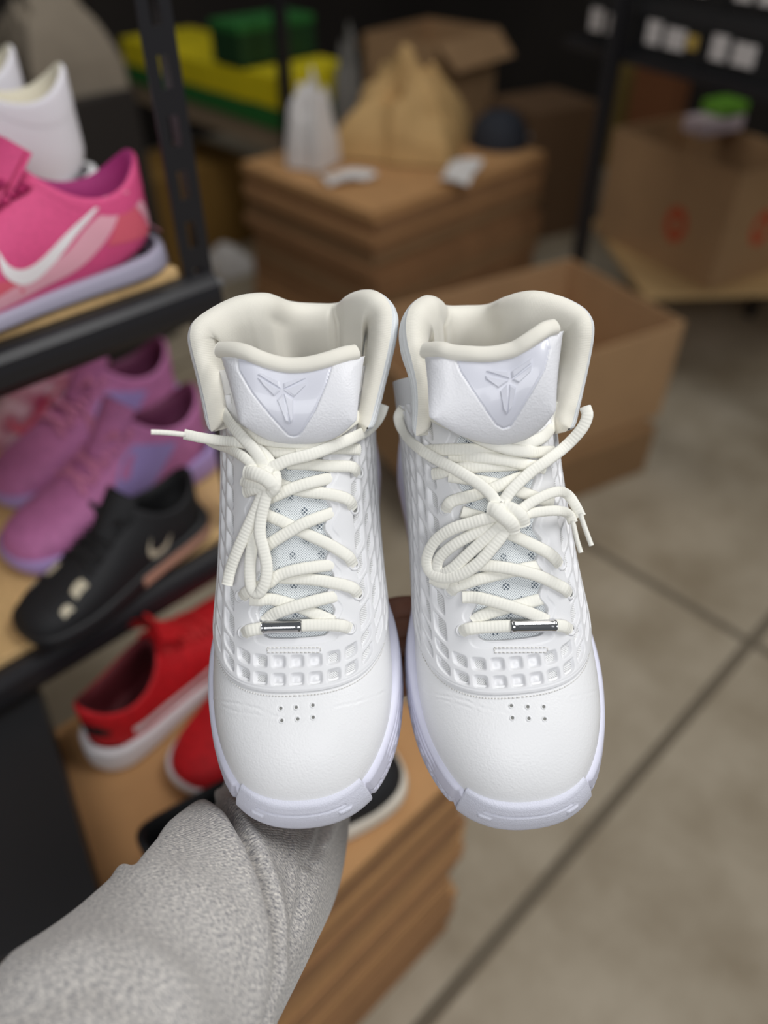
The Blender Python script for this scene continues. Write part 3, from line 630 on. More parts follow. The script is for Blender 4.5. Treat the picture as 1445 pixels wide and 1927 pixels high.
# ------------------------------------------------------------------ the arm that holds the pair up: hand under the soles, heather-grey sleeve
def mat_heather():
    m = mat('heather_jersey', srgb(190, 187, 183), 0.9, sheen=0.3); nt = m.node_tree; b = nt.nodes['Principled BSDF']; N = nt.nodes.new
    u = N('ShaderNodeUVMap'); mp = N('ShaderNodeMapping'); mp.inputs['Rotation'].default_value = (0, 0, math.radians(35)); mp.inputs['Scale'].default_value = (1.0, 3.2, 1)
    nt.links.new(u.outputs[0], mp.inputs[0])
    n = N('ShaderNodeTexNoise'); n.inputs['Scale'].default_value = 440; n.inputs['Detail'].default_value = 5; n.inputs['Roughness'].default_value = 0.75
    nt.links.new(mp.outputs[0], n.inputs['Vector'])
    r = N('ShaderNodeValToRGB'); e = r.color_ramp.elements; e[0].position = 0.35; e[0].color = srgb(96, 97, 104); e[1].position = 0.65; e[1].color = srgb(236, 230, 220)
    k = e.new(0.5); k.color = srgb(182, 178, 175)
    nt.links.new(n.outputs['Fac'], r.inputs[0]); nt.links.new(r.outputs[0], b.inputs['Base Color'])
    w = N('ShaderNodeTexWave'); w.inputs['Scale'].default_value = 260; w.bands_direction = 'DIAGONAL'; nt.links.new(u.outputs[0], w.inputs['Vector'])
    a = N('ShaderNodeMath'); a.operation = 'ADD'; nt.links.new(w.outputs['Fac'], a.inputs[0]); nt.links.new(n.outputs['Fac'], a.inputs[1])
    bp = N('ShaderNodeBump'); bp.inputs['Strength'].default_value = 0.35; bp.inputs['Distance'].default_value = 0.0006
    nt.links.new(a.outputs[0], bp.inputs['Height']); nt.links.new(bp.outputs[0], b.inputs['Normal'])
    return m
M_HEATHER = mat_heather()
M_SKIN = mat('skin', srgb(150, 104, 82), 0.55, var=0.12, var_scale=60)
def topx(P):
    Q = (np.asarray(P)-CAM) @ np.stack([rt, up, fw], 1)
    return np.stack([CX+F*Q[..., 0]/Q[..., 2], CY-F*Q[..., 1]/Q[..., 2]], -1)
person = empty('person'); tag(person, 'person in a heather grey sweatshirt, one raised arm holding up the white pair', 'person')
ctr = [(550, 1440, 0.570, 45), (536, 1525, 0.548, 47), (502, 1615, 0.502, 50), (437, 1706, 0.440, 52), (355, 1815, 0.400, 53.5), (258, 1940, 0.365, 56), (140, 2090, 0.330, 61), (-30, 2280, 0.305, 64)]
Cw = np.array([list(at(u, v, d=d))+[r*0.001] for u, v, d, r in ctr]); Cs, Ls = spline(Cw, 260)
Pc, Rc = Cs[:, :3], Cs[:, 3]
Tn = unit(np.gradient(Pc, axis=0)); vw = unit(CAM-Pc); Sd = unit(np.cross(Tn, vw)); Nn = unit(np.cross(Sd, Tn))
na = 220; th = np.linspace(0, 2*np.pi, na, endpoint=False)
P = Pc[:, None]+(Sd[:, None]*np.cos(th)[None, :, None]+Nn[:, None]*np.sin(th)[None, :, None])*Rc[:, None, None]
Nr = unit(P-Pc[:, None]); Q = topx(P).reshape(-1, 2); front = np.clip((Nr*unit(CAM-P)).sum(-1)*4+0.6, 0, 1).ravel()
fold = [(262, 1640), (300, 1590), (330, 1536), (358, 1512), (397, 1512), (428, 1540), (460, 1600), (486, 1670), (503, 1745), (506, 1810), (497, 1870), (478, 1940), (440, 2020)]
d = pldist(Q, fold); ins = inpoly(Q, fold+[(-800, 2300), (-800, 1640)])
h = np.where(ins, 9.5*np.sqrt(1-np.clip(1-d/20, 0, 1)**2)-2.5, -5.0*np.exp(-(d/8)**2))
h = np.where(ins, h+1.6*np.exp(-((d-26)/18)**2), h+3.4*np.exp(-((d-24)/13)**2))
for poly, amp, wd in (([(572, 1500), (575, 1570), (570, 1660), (560, 1760)], -2.4, 10), ([(540, 1520), (548, 1600), (545, 1690), (532, 1800)], -1.6, 12), ([(640, 1520), (622, 1560), (600, 1620)], 2.6, 9), ([(612, 1530), (606, 1570), (586, 1625)], -3.2, 9),
                      ([(608, 1600), (575, 1700), (545, 1790), (515, 1920)], -2.0, 8), ([(485, 1540), (505, 1620), (528, 1720), (530, 1850)], 1.8, 16), ([(435, 1520), (470, 1580), (500, 1670)], 1.5, 12),
                      ([(60, 1830), (200, 1780), (330, 1850)], 2.5, 40), ([(30, 1930), (180, 1870), (300, 1960)], -2.0, 36), ([(300, 1660), (380, 1690), (430, 1760)], 1.5, 40), ([(200, 1760), (260, 1840), (300, 1927)], -1.6, 30)):
    h = h+amp*np.exp(-(pldist(Q, poly)/wd)**2)
h = h*front + 1.2*np.sin(np.tile(th*3, 260)+np.repeat(np.linspace(0, 18, 260), na))*(1-front)
rim = np.repeat(np.interp(np.linspace(0, 1, 260), [0, 0.012, 0.03, 0.06], [-6, -1.0, 0, 0]), na)
P = P+Nr*((h+rim).reshape(260, na)*0.001)[..., None]
uv = np.stack([np.tile(th/(2*np.pi)*0.34, 260), np.repeat(np.linspace(0, Ls, 260), na)], 1)
mesh('sleeve', P, gridf(260, na, cv=True), M_HEATHER, person, uv=uv)
# hand and forearm: one skinned surface; palm under the left sole, four fingers reaching under the right one, thumb along the left sole's edge
def LW(x, y, z): return SHOE_L.t+SHOE_L.R @ (np.array([x, y, z])*0.001)
def hand():
    V, E, R = [], [], []
    def add(p, r, par=None):
        V.append(p); R.append(r)
        if par is not None: E.append((par, len(V)-1))
        return len(V)-1
    w = add(LW(10, 92, -38), 0.027)
    for k in (25, 60, 110, 170): add(Pc[k], 0.030+0.00006*k, w if k == 25 else len(V)-1)
    palm = add(LW(26, 102, -23), 0.0185, w)
    yb = (92, 108, 124, 139); ln = (74, 84, 79, 62)
    for y0, L in zip(yb, ln):
        k = add(LW(52, y0, -16), 0.0125, palm)
        for f, dz, r in ((0.42, -11.5, 0.0092), (0.74, -10.5, 0.0085), (1.0, -9.5, 0.0072)):
            k = add(LW(54+L*f, y0+(y0-112)*0.10*f, dz-3.0-5.5*f), r, k)
    k = add(LW(14, 128, -19), 0.0135, palm)
    for x, y, z, r in ((2, 148, -15, 0.0112), (-12, 168, -13, 0.0098), (-22, 182, -12, 0.0085)): k = add(LW(x, y, z), r, k)
    me = bpy.data.meshes.new('arm'); me.from_pydata([tuple(v) for v in V], E, [])
    o = link('arm', me, M_SKIN, person)
    sk = o.modifiers.new('skin', 'SKIN'); sk.use_smooth_shade = True
    for i, r in enumerate(R): me.skin_vertices[0].data[i].radius = (r, r)
    me.skin_vertices[0].data[0].use_root = True
    ss = o.modifiers.new('sub', 'SUBSURF'); ss.levels = 2; ss.render_levels = 2
hand()

# ------------------------------------------------------------------ trainers on the shelves (one builder, every shoe its own object)
LST = np.array([(2.5, 20, 2.5, 12, 0.5), (4, 28, 4, 6, 15), (9, 36, 9, 0, 26), (20, 44, 20, -6, 37), (38, 50, 38, -8, 44.5), (62, 56, 62, -8, 48), (88, 65, 94, -8, 47.5),
 (114, 77, 128, -8, 45), (136, 89, 165, -5, 41.5), (154, 100, 208, 0, 38.5), (165, 106, 250, 10, 37), (171, 109, 284, 42, 36.5), (174, 110, 284, 96, 33)], float)
LK = np.arange(len(LST))
DIP = 27.0
def lbase(S, PH, grow=0.0, hi=0.0):
    g = [pchip(LK, LST[:, k], S) for k in range(5)]
    lift = hi*np.interp(S, [7, 12], [0, 1])
    T = np.stack([g[0]-lift*0.1, g[1]+lift], -1); B = np.stack([g[2], g[3]+hi*np.interp(S, [10, 12], [0, 1])], -1)
    M_ = (T+B)/2; d = T-B; b = np.linalg.norm(d, axis=-1)/2; d = d/np.maximum(b*2, 1e-9)[..., None]
    b = np.maximum(b+grow, 0.2); a = np.maximum(g[4]+grow, 0.2)
    n = np.interp(S, [0, 5, 9, 12], [2.1, 2.35, 2.3, 2.1]); c, q = np.cos(PH), np.sin(PH)
    C = np.sign(c)*np.abs(c)**(2/n); Q = np.sign(q)*np.abs(q)**(2/n); yz = M_+d*(b*C)[..., None]
    dz = DIP*np.sin(PH)**2*np.interp(S, [8.2, 10.5, 12], [0, 0.75, 1])+4*np.clip(np.cos(PH)*-1, 0, 1)**3*np.interp(S, [10, 12], [0, -1])
    return np.stack([a*Q, yz[..., 0], np.maximum(yz[..., 1]-dz, 8)], -1)
SWU = [(124, 64), (128, 50), (138, 43.5), (154, 46), (180, 58), (206, 70), (232, 81)]
SWL = [(124, 64), (121, 46), (130, 33), (144, 30.5), (166, 40), (198, 60), (232, 81)]
def strip(s_bvh, up_, lo_, side, off=0.9, n=40):
    U, _ = spline(np.array(up_, float), n); L, _ = spline(np.array(lo_, float), n); V = []
    for a, b in zip(U, L):
        for f in (0, 0.33, 0.66, 1):
            y, z = a*(1-f)+b*f
            loc, nor, i, dd = s_bvh.ray_cast(Vector((side*120, y, z)), Vector((-side, 0, 0)))
            x = loc[0] if loc is not None and loc[0]*side > 4 else side*30; V.append((x+side*off, y, z))
    return np.array(V), gridf(n, 4)
def sneaker(label, loc, az, C, group=None, hi=0.0, swoosh=None, bands=(), anchor=(0, 286, 0), laces=None, tilt=0.0, size=1.0, stripe=None, heel_tab=None, swo=0, stripe_from=-5, nm='sneaker'):
    """az: heading of the toe in room degrees; anchor: the shoe point (mm) that stands at loc"""
    root = empty(nm); tag(root, label, 'shoe', group); mm = 0.001*size
    a = math.radians(az); ty = np.array([-math.cos(a), -math.sin(a), 0]); tx = np.array([ty[1], -ty[0], 0])
    Rm = Matrix([[tx[i], ty[i], (0, 0, 1)[i]] for i in range(3)])
    tp = np.asarray(loc, float)-np.array(Rm @ Vector(np.array(anchor)*mm))
    S, PH = np.meshgrid(np.linspace(0, 12, 70), np.radians(np.linspace(-150, 150, 61)), indexing='ij')
    Sf, PHf = np.meshgrid(np.linspace(0, 12, 70), np.radians(np.linspace(-180, 180, 72, endpoint=False)), indexing='ij')
    P = lbase(Sf, PHf, 0, hi); mesh('upper', P*mm, gridf(70, 72, cv=True), C['upper'], root)
    bv = BVHTree.FromPolygons(P.reshape(-1, 3).tolist(), gridf(70, 72, cv=True).tolist())
    # padded mouth and lining
    G = []; ph = PHf[0]
    for s_, g_, dz in ((11.6, 0.6, 0), (12.0, 0.9, 0.5), (12.0, 0.0, 3), (12.0, -3, 4.2), (12.0, -6, 2.5), (11.7, -9, -3), (10.8, -8, -8), (9.6, -7, -14), (8.5, -8, -20)):
        q = lbase(np.full(72, s_), ph, g_, hi); q[:, 2] = np.maximum(q[:, 2]+dz, 20); G.append(q)
    G = np.array(G); mesh('collar', G[:4]*mm, gridf(4, 72, cv=True), C.get('collar', C['upper']), root); mesh('lining', G[3:]*mm, gridf(6, 72, cv=True), C['lining'], root)
    mesh('insole', np.array([(x*0.8, y, max(z, 20)) for x, y, z in G[-1]])*mm, [list(range(72))], C['lining'], root)
    # sole
    oy = np.array([-1.0, 0, 3, 10, 22, 40, 62, 88, 114, 150, 200, 240, 268, 284, 291, 294]); ow = np.array([0, 13, 25, 37, 46, 51, 53, 53, 50, 45, 42.5, 42, 38, 27, 14, 0])
    pr, _ = spline(np.stack([ow, oy], 1), 60); pl = pr[::-1].copy(); pl[:, 0] *= -1; O = np.vstack([pr, pl[1:-1]]); n = len(O)
    tn = np.roll(O, -1, 0)-np.roll(O, 1, 0); nr = unit(np.stack([-tn[:, 1], tn[:, 0]], 1)); nr *= np.sign((nr*(O-[0, 140])).sum(1))[:, None]
    zt = np.interp(O[:, 1], [0, 20, 70, 140, 230, 294], np.array([24, 23, 21, 23, 29, 36])*C.get('thick', 1.0)); zb = 10*np.clip(1-O[:, 1]/60, 0, 1)**2
    pf = np.array([(0.0, -40), (0, -3), (0.06, 0), (0.3, 0.8), (0.6, 0), (0.9, -1), (1.0, -2.5), (1.0, -9)])
    P2 = np.stack([O[:, :1]+nr[:, :1]*np.maximum(pf[:, 1], -np.abs(O[:, :1])*0.9-0.5)[None] if False else O[:, :1]+nr[:, :1]*pf[None, :, 1]*np.where(pf[None, :, 1] < -20, 0.3, 1), O[:, 1:]+nr[:, 1:]*pf[None, :, 1]*np.where(pf[None, :, 1] < -20, 0.3, 1), zb[:, None]+(zt-zb)[:, None]*pf[None, :, 0]], -1)
    mesh('midsole', P2*mm, gridf(n, 8, cu=True), C['sole'], root)
    k = np.arange(n); bt = np.c_[O*np.array([0.97, 0.985])+np.array([0, 2]), zb]; tp2 = bt+np.array([0, 0, 4.0])
    mesh('outsole', np.vstack([bt, tp2])*mm, [tuple(int(i) for i in k)]+[(int(i), int((i+1) % n), int(n+(i+1) % n), int(n+i)) for i in k], C.get('out', C['sole']), root, smooth=False)
    # tongue
    U, V = np.meshgrid(np.linspace(-1, 1, 16), np.linspace(0, 1, 14)); 
    T = np.stack([U*(23+3*V), 128+42*V+3*U**2*8*0+10*U**2, 90+46*V+hi*V-9*U**2+2], -1); Tb = T+np.array([0, 5, -3.5])
    mesh('tongue', np.vstack([T.reshape(-1, 3), Tb.reshape(-1, 3)])*mm, np.vstack([gridf(14, 16), gridf(14, 16)+224]), C.get('tongue', C['upper']), root)
    # laces: crossing bars over the throat
    parts = []
    for i in range(6):
        s0 = 6.3+i*0.82
        for sg in (-1, 1):
            f = np.linspace(-1, 1, 13); s_ = s0+0.55*(f*sg*0.5+0.5); p = lbase(s_, np.radians(f*33), 3.0+0.6*sg, hi)
            parts.append(tube('', p*mm, unit(p-np.array([0, 120, 20])), 3.4*mm, 1.6*mm, None, ns=8))
    f = np.linspace(0, 1, 24)
    for sg in (-1, 1):
        b0 = lbase(np.array([11.0]), np.array([0.0]), 6, hi)[0]
        p = b0+np.stack([sg*(30*np.sin(f*np.pi)+6*f), -26*f-6*np.sin(f*6), 6*np.sin(f*np.pi)-16*f-4*np.sin(f*np.pi*2)], -1)
        parts.append(tube('', p*mm, np.tile([0, -0.5, 0.8], (24, 1)), 3.2*mm, 1.6*mm, None, ns=8))
    join_tubes('lace', parts, laces or C.get('lace', C['upper']), root)
    if swoosh:
        for sd in (-1, 1):
            V_, F_ = strip(bv, [(y+swo, z) for y, z in SWU], [(y+swo, z) for y, z in SWL], sd); mesh('swoosh', V_*mm, F_, swoosh, root)
    for ub, lb, m_, nm_ in bands:
        for sd in (-1, 1):
            V_, F_ = strip(bv, ub, lb, sd, 0.6); mesh(nm_, V_*mm, F_, m_, root)
    if stripe:
        q = np.stack([O[:, 0]+nr[:, 0]*1.2, O[:, 1]+nr[:, 1]*1.2, zb+(zt-zb)*0.45], -1); q2 = q+np.array([0, 0, 5.0])
        q[:, 2] -= 6; q2[:, 2] += 5
        V_ = np.vstack([q, q2]); mesh('sole_stripe', V_*mm, [(int(i), int((i+1) % n), int(n+(i+1) % n), int(n+i)) for i in k if O[i, 1] > stripe_from and O[(i+1) % n, 1] > stripe_from], stripe, root)
    if heel_tab:
        V_ = []
        for z in np.linspace(58, 78, 5):
            for x in np.linspace(-24, 24, 9):
                loc_, no_, i_, d_ = bv.ray_cast(Vector((x, 400, z)), Vector((0, -1, 0))); V_.append((x, (loc_[1] if loc_ else 285)+1.0, z))
        mesh('heel_tab', np.array(V_)*mm, gridf(5, 9), heel_tab, root)
    m4 = Rm.to_4x4(); m4.translation = Vector(tp)+Vector((0, 0, 0.0008)); root.matrix_world = m4
    return root
def sm(name, rgb, rough=0.7, **k): return mat('shoe_'+name, srgb(*rgb), rough, **k)
def pair_at(heel, toe, z, label, C, **k):
    """stands a shoe with its heel and toe under two sight lines on the plane z"""
    a, b = at(*heel, z=z), at(*toe, z=z); d = b-a
    if k.pop('by_toe', False): a = b; k['anchor'] = (0, 0, 0)
    return sneaker(label, a, math.degrees(math.atan2(d[1], d[0])), C, **k)
PINK = dict(thick=0.6, upper=sm('hot_pink', (232, 84, 140), var=0.12, var_scale=300), lining=sm('magenta', (178, 52, 124)), sole=sm('cool_grey', (170, 165, 185), 0.5), out=sm('pale_grey', (196, 190, 204), 0.5), lace=sm('raspberry', (176, 36, 98)))
LPINK = sm('light_pink', (240, 176, 192), 0.5); PURE = sm('white_print', (246, 240, 242), 0.5); CORAL = sm('coral', (226, 98, 118))
MAUVE = dict(upper=sm('mauve', (196, 118, 170), var=0.18, var_scale=90), lining=sm('plum', (104, 44, 78)), sole=sm('lilac', (172, 146, 200), 0.5), lace=sm('dusty_rose', (210, 130, 168)))
LILAC = sm('lilac_overlay', (158, 138, 196), 0.5)
BLACK = dict(upper=sm('black_mesh', (30, 30, 33), var=0.3, var_scale=200), lining=sm('black_lining', (20, 20, 22)), sole=sm('black_rubber', (34, 34, 36), 0.5), out=sm('gum_tan', (206, 160, 138), 0.5), lace=sm('black_lace', (26, 26, 28)))
CREAM = sm('cream_print', (206, 196, 172), 0.6)
RED = dict(upper=sm('red_knit', (214, 18, 30), var=0.25, var_scale=120), lining=sm('dark_red', (88, 20, 28)), sole=sm('white_foam', (232, 228, 230), 0.5), out=sm('clear_grey', (176, 176, 168), 0.4), lace=sm('red_lace', (196, 26, 30)))
WHITE = dict(upper=sm('white_leather', (236, 232, 238), 0.5), lining=sm('cream_lining', (236, 228, 206)), sole=sm('white_sole', (238, 236, 238), 0.5), lace=sm('white_lace', (238, 236, 236)))
MULTI = dict(upper=sm('blush', (226, 190, 200), var=0.35, var_scale=30, col2=srgb(168, 44, 84)), lining=sm('stone_grey', (150, 150, 142)), sole=sm('chalk', (222, 216, 216), 0.5), lace=sm('chalk_lace', (222, 210, 212)))
Z1, Z2, Z3 = 1.056, 0.678, 0.536
YF = 0.712
# ---- black slotted rack
M_RACK = mat('rack_black', srgb(36, 35, 38), 0.36, spec=0.5)
M_BOARD = mat('particle_board', srgb(226, 188, 132), 0.6, var=0.15, var_scale=120)
rack = empty('shelving_rack', (0.42, 0.72, 0)); tag(rack, 'black slotted steel rack carrying the pink and mauve shoes on wooden boards', 'rack')
def slotted_post(x, y, h, wx, wy, par, face):
    """angle post whose broad flange has teardrop slots cut through it"""
    z = 0.0; L = []
    ix = -par.location[0]; iy = -par.location[1]
    x += ix; y += iy
    pitch = 0.05; n = int(h/pitch); t = 0.003
    def fl(a0, a1, z0, z1): 
        return (x+a0, x+a1, y, y+t, z0, z1) if face == 'x' else (x, x+t, y+a0, y+a1, z0, z1)
    w = wx
    for i in range(n):
        z0 = i*pitch; L += [fl(0, w*0.34, z0, z0+pitch), fl(w*0.66, w, z0, z0+pitch), fl(w*0.34, w*0.66, z0, z0+0.022)]
    L += [(x+w-t, x+w, y+t, y+wy, 0, h)] if face == 'x' else [(x, x+wy, y, y+t, 0, h)]
    return boxes('post', L, M_RACK, par)
slotted_post(0.388, 0.706, 1.98, 0.034, 0.030, rack, 'x')
for px_, py_ in ((-0.76, 0.706), (0.404, 1.33), (-0.76, 1.33)): slotted_post(px_, py_, 1.98, 0.040, 0.036, rack, 'x')
def hbeam(z, y, x0=-0.76, x1=0.418):
    L0 = rack.location; V = []
    prof = [(0, 0.0), (-0.012, 0.0), (-0.019, -0.003), (-0.024, -0.010), (-0.026, -0.020), (-0.026, -0.032), (-0.022, -0.042), (-0.014, -0.046), (0, -0.047)]
    for x in (x0, x1):
        for a, b in prof: V.append((x-L0[0], y+a-L0[1], z+b))
    n = len(prof); Fc = [(i, (i+1) % n, n+(i+1) % n, n+i) for i in range(n)]+[tuple(range(n)), tuple(range(n, 2*n))]
    mesh('beam', V, Fc, M_RACK, rack, smooth=False)
for zt in (Z1, Z2):
    hbeam(zt-0.012, YF); hbeam(zt-0.012, 1.36)
    boxes('board', [(-1.18, -0.036 if zt > 0.8 else 0.07, -0.010, 0.60, zt-0.012, zt)], M_BOARD, rack, bevel=0.002)
for zt in (Z1, Z2): boxes('bolt', [(0.002, 0.012, -0.020, -0.010, zt-0.036, zt-0.026)], mat('zinc', srgb(170, 170, 172), 0.35, metal=0.9), rack, bevel=0.002)
# ---- shoes on the top board
band1 = ([(60, 22), (110, 27), (150, 36), (185, 45), (213, 62), (236, 72), (248, 80)], [(60, 16), (110, 16), (152, 21), (192, 28), (222, 44), (244, 64), (253, 74)], LPINK, 'heel_band')
band2 = ([(248, 80), (262, 78), (276, 60), (283, 36)], [(250, 73), (258, 70), (270, 54), (277, 34)], LPINK, 'heel_band')
band3 = ([(108, 34), (122, 40), (138, 34)], [(104, 22), (122, 24), (142, 24)], CORAL, 'side_patch')
band4 = ([(246, 66), (254, 74), (262, 66), (275, 38)], [(224, 40), (244, 38), (260, 36), (274, 34)], CORAL, 'heel_patch')
hp = at(330, 506, z=Z1)
sneaker('hot pink low trainer with a white swoosh at the front of the top board', hp+np.array([0, 0.038, 0]), 180-2, PINK, group='pink pair on the top board', swoosh=PURE, swo=6, bands=(band4, band1, band2, band3), laces=PINK['lace'], size=1.06)
sneaker('hot pink low trainer standing behind its mate on the top board', hp+np.array([-0.075, 0.166, 0]), 180+1, PINK, group='pink pair on the top board', swoosh=PURE, swo=6, bands=(band4, band1, band2), laces=PINK['lace'], size=1.06)
sneaker('white cream-lined sneaker just behind the hot pink pair', at(158, 142, z=Z1+0.142)+np.array([-0.004, 0.034, -0.142]), 180-8, WHITE, group='white pair behind the pink shoes', hi=32, size=1.1)
sneaker('white cream-lined sneaker farthest back on the top board', at(78, 112, z=Z1+0.142)+np.array([-0.004, 0.062, -0.142]), 180-6, WHITE, group='white pair behind the pink shoes', hi=32, size=1.1)
# ---- shoes on the second board
mb = ([(92, 30), (124, 58), (148, 82), (170, 92)], [(150, 26), (178, 38), (204, 56), (222, 72)], LILAC, 'side_overlay')
def pair_xy(heel, toe, z, label, C, **k):
    a, b = np.array([*heel, z]), np.array([*toe, z]); d = b-a
    return sneaker(label, b, math.degrees(math.atan2(d[1], d[0])), C, anchor=(0, 0, 0), **k)
pair_xy((0.475, 0.876), (0.138, 0.842), Z2, 'mauve and lilac low shoe lying nearest the black shoe', MAUVE, group='mauve pair on the second board', bands=(mb,), hi=8, size=1.15)
pair_xy((0.515, 1.022), (0.178, 0.980), Z2, 'mauve and lilac low shoe behind its mate, mauve toe at the picture edge', MAUVE, group='mauve pair on the second board', bands=(mb,), hi=8, size=1.15)
gb = ([(20, 26), (80, 26), (150, 27)], [(20, 18), (80, 17), (150, 18)], sm('gold', (206, 160, 40), 0.5), 'gold_band')
pair_xy((0.450, 1.140), (0.120, 1.099), Z2, 'blush and white patterned shoe behind the mauve pair', MULTI, group='blush patterned pair on the second board', bands=(gb,), hi=22, swoosh=CORAL, size=1.08)
pair_xy((0.370, 1.255), (0.040, 1.215), Z2, 'blush and white patterned shoe at the back of the second board', MULTI, group='blush patterned pair on the second board', bands=(gb,), hi=22, swoosh=CORAL, size=1.08)
tb = ([(40, 44), (47, 47), (54, 48)], [(40, 38), (48, 41), (55, 42)], CREAM, 'print_patch')
tb2 = ([(64, 54), (74, 58), (84, 61)], [(64, 49), (75, 53), (85, 56)], CREAM, 'print_patch')
hk = ([(184, 66), (178, 52), (184, 42), (198, 42), (214, 52)], [(184, 66), (172, 50), (178, 34), (200, 34), (214, 52)], CREAM, 'print_mark')
pair_xy((0.380, 0.752), (0.098, 0.712), Z2, 'black low shoe with cream marks and a tan heel edge on the second board', BLACK, bands=(tb, tb2, hk), stripe=BLACK['out'], stripe_from=150, size=0.95)
# ---- the tall stack of flattened cartons standing on the floor, and what lies on it
M_CARD = mat('carton_board', srgb(196, 148, 98), 0.75, var=0.10, var_scale=14)
M_CARD2 = mat('carton_board_dark', srgb(158, 116, 78), 0.8, var=0.16, var_scale=20)
M_CARD3 = mat('carton_board_mid', srgb(180, 134, 90), 0.8, var=0.12, var_scale=25)
def flats(n, x1, y0, sx, sy, ztop, label, toplabel, group, jag):
    h = ztop/n; rr = random.Random(n)
    for i in range(n):
        m = (M_CARD, M_CARD2, M_CARD3)[rr.randrange(3)] if i < n-1 else M_CARD
        j = rr.uniform(-jag, jag) if i < n-1 else 0; j2 = rr.uniform(-jag, jag)*0.25 if i < n-1 else 0
        V, Fc = boxv(-sx, 0, 0, sy, 0.0, h-0.0012)
        o = mesh('flattened_carton', V, Fc, m, None, smooth=False); o.location = (x1+j, y0+j2, i*h+0.0002)
        tag(o, toplabel if i == n-1 else label, 'carton', group)
flats(40, 0.432, 0.293, 1.05, 0.40, Z3, 'flattened brown carton in the stack under the red shoes', 'orange-brown flattened carton on top of the stack, under the red shoes', 'flattened cartons in the near stack', 0.014)
rs = ([(60, 40), (110, 46), (170, 44), (250, 52)], [(60, 34), (110, 39), (170, 36), (250, 42)], PURE, 'side_stripe')
pair_xy((0.096, 0.610), (0.396, 0.676), Z3, 'red knit runner, heel outward, white foam sole with grey rim', RED, group='red pair on the carton stack', bands=(rs,), heel_tab=mat('heel_tab_black', srgb(24, 26, 30), 0.6), size=1.06)
pair_xy((0.436, 0.566), (0.152, 0.500), Z3, 'red knit runner with its toe outward, half hidden by the white shoe', RED, group='red pair on the carton stack')
DK = dict(BLACK, sole=sm('offwhite_cup', (226, 216, 200), 0.5), out=sm('offwhite_out', (214, 204, 188), 0.5))
pair_xy((0.050, 0.434), (0.362, 0.350), Z3, 'black shoe with thick off-white sole, toe peeking out between the white pair', DK, size=1.06)
# flat black box at the left edge
def shoebox(loc, rz, sx, sy, h, m, mlid, label, over=0.0015, lidh=0.03, group=None, nm='shoebox'):
    r = empty(nm, loc, rz); tag(r, label, 'box', group)
    boxes('body', [(-sx, 0, 0, sy, 0, h-0.004)], m, r); boxes('lid', [(-sx-over, over, -over, sy+over, h-lidh, h)], mlid, r, bevel=0.0015)
    return r
M_BLK = mat('black_card', srgb(38, 38, 40), 0.55); M_BLK2 = mat('black_card_edge', srgb(22, 22, 24), 0.6)
p0 = at(188, 1706, z=0.60); p1 = at(62, 1272, z=0.60); dv = p1-p0; ang = math.atan2(dv[1], dv[0])
shoebox((p0[0], p0[1], Z3), ang-math.pi/2, 0.30, float(np.linalg.norm(dv)), 0.60-Z3, M_BLK2, M_BLK, 'flat matte black box lying on the carton stack at the left edge', lidh=0.05)

# ------------------------------------------------------------------ the store room behind
RZ = math.radians(-14.5)
M_CART = mat('carton_kraft', srgb(186, 148, 108), 0.75, var=0.08, var_scale=8)
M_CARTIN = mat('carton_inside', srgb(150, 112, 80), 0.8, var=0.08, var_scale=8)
M_CARTD = mat('carton_old', srgb(150, 116, 80), 0.8, var=0.12, var_scale=8)
M_RED = mat('orange_print', srgb(206, 84, 50), 0.7)
def open_carton(loc, rz, sx, sy, h, label, group=None, flaps=True, m=None):
    r = empty('open_carton', loc, rz); tag(r, label, 'box', group); t = 0.006; m = m or M_CART
    for b in ((-sx, 0, 0, t, 0, h), (-sx, 0, sy-t, sy, 0, h), (-sx, -sx+t, t, sy-t, 0, h), (-t, 0, t, sy-t, 0, h)): boxes('wall_panel', [b], m, r, bevel=0.001)
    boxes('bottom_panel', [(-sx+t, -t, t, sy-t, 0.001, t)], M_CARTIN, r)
    if flaps:                                        # flaps folded outward on two sides
        for y, sg in ((0, -1), (sy, 1)):
            V = [(-sx, y, h), (0, y, h), (-0.01, y+sg*0.10, h-0.09), (-sx+0.01, y+sg*0.10, h-0.09)]; V += [(a, b+sg*0.003, c-0.005) for a, b, c in V]
            mesh('flap', V, [(0, 1, 2, 3), (7, 6, 5, 4), (0, 4, 5, 1), (1, 5, 6, 2), (2, 6, 7, 3), (3, 7, 4, 0)], m, r, smooth=False)
    return r
def carton(loc, rz, sx, sy, h, m, label, group=None, tape=True, nm='carton'):
    r = empty(nm, loc, rz); tag(r, label, 'box', group)
    boxes('body', [(-sx, 0, 0, sy, 0, h-0.004)], m, r, bevel=0.004)
    boxes('flap', [(-sx, 0, 0, sy/2-0.001, h-0.004, h)], m, r, bevel=0.001); boxes('flap', [(-sx, 0, sy/2+0.001, sy, h-0.004, h)], m, r, bevel=0.001)
    if tape: boxes('tape', [(-sx-0.0006, 0.0006, sy/2-0.024, sy/2+0.024, h-0.05, h+0.0008)], mat('parcel_tape', srgb(176, 136, 90), 0.3), r)
    return r
# big open carton on the floor behind the right shoe, standing on a lower one
c0 = at(1294, 604, z=0.45); lc = at(1212, 886, z=0.0)
far = at(1075, 486, z=0.45); sy = float(np.linalg.norm(far-c0))
carton((lc[0], lc[1], 0), RZ, 0.60, 0.42, 0.158, M_CARTD, 'low closed carton on the floor under the big open carton', tape=False)
open_carton((c0[0]-0.01, c0[1], 0.162), RZ, 0.78, sy, 0.29, 'big empty open carton behind the right white shoe', flaps=False)
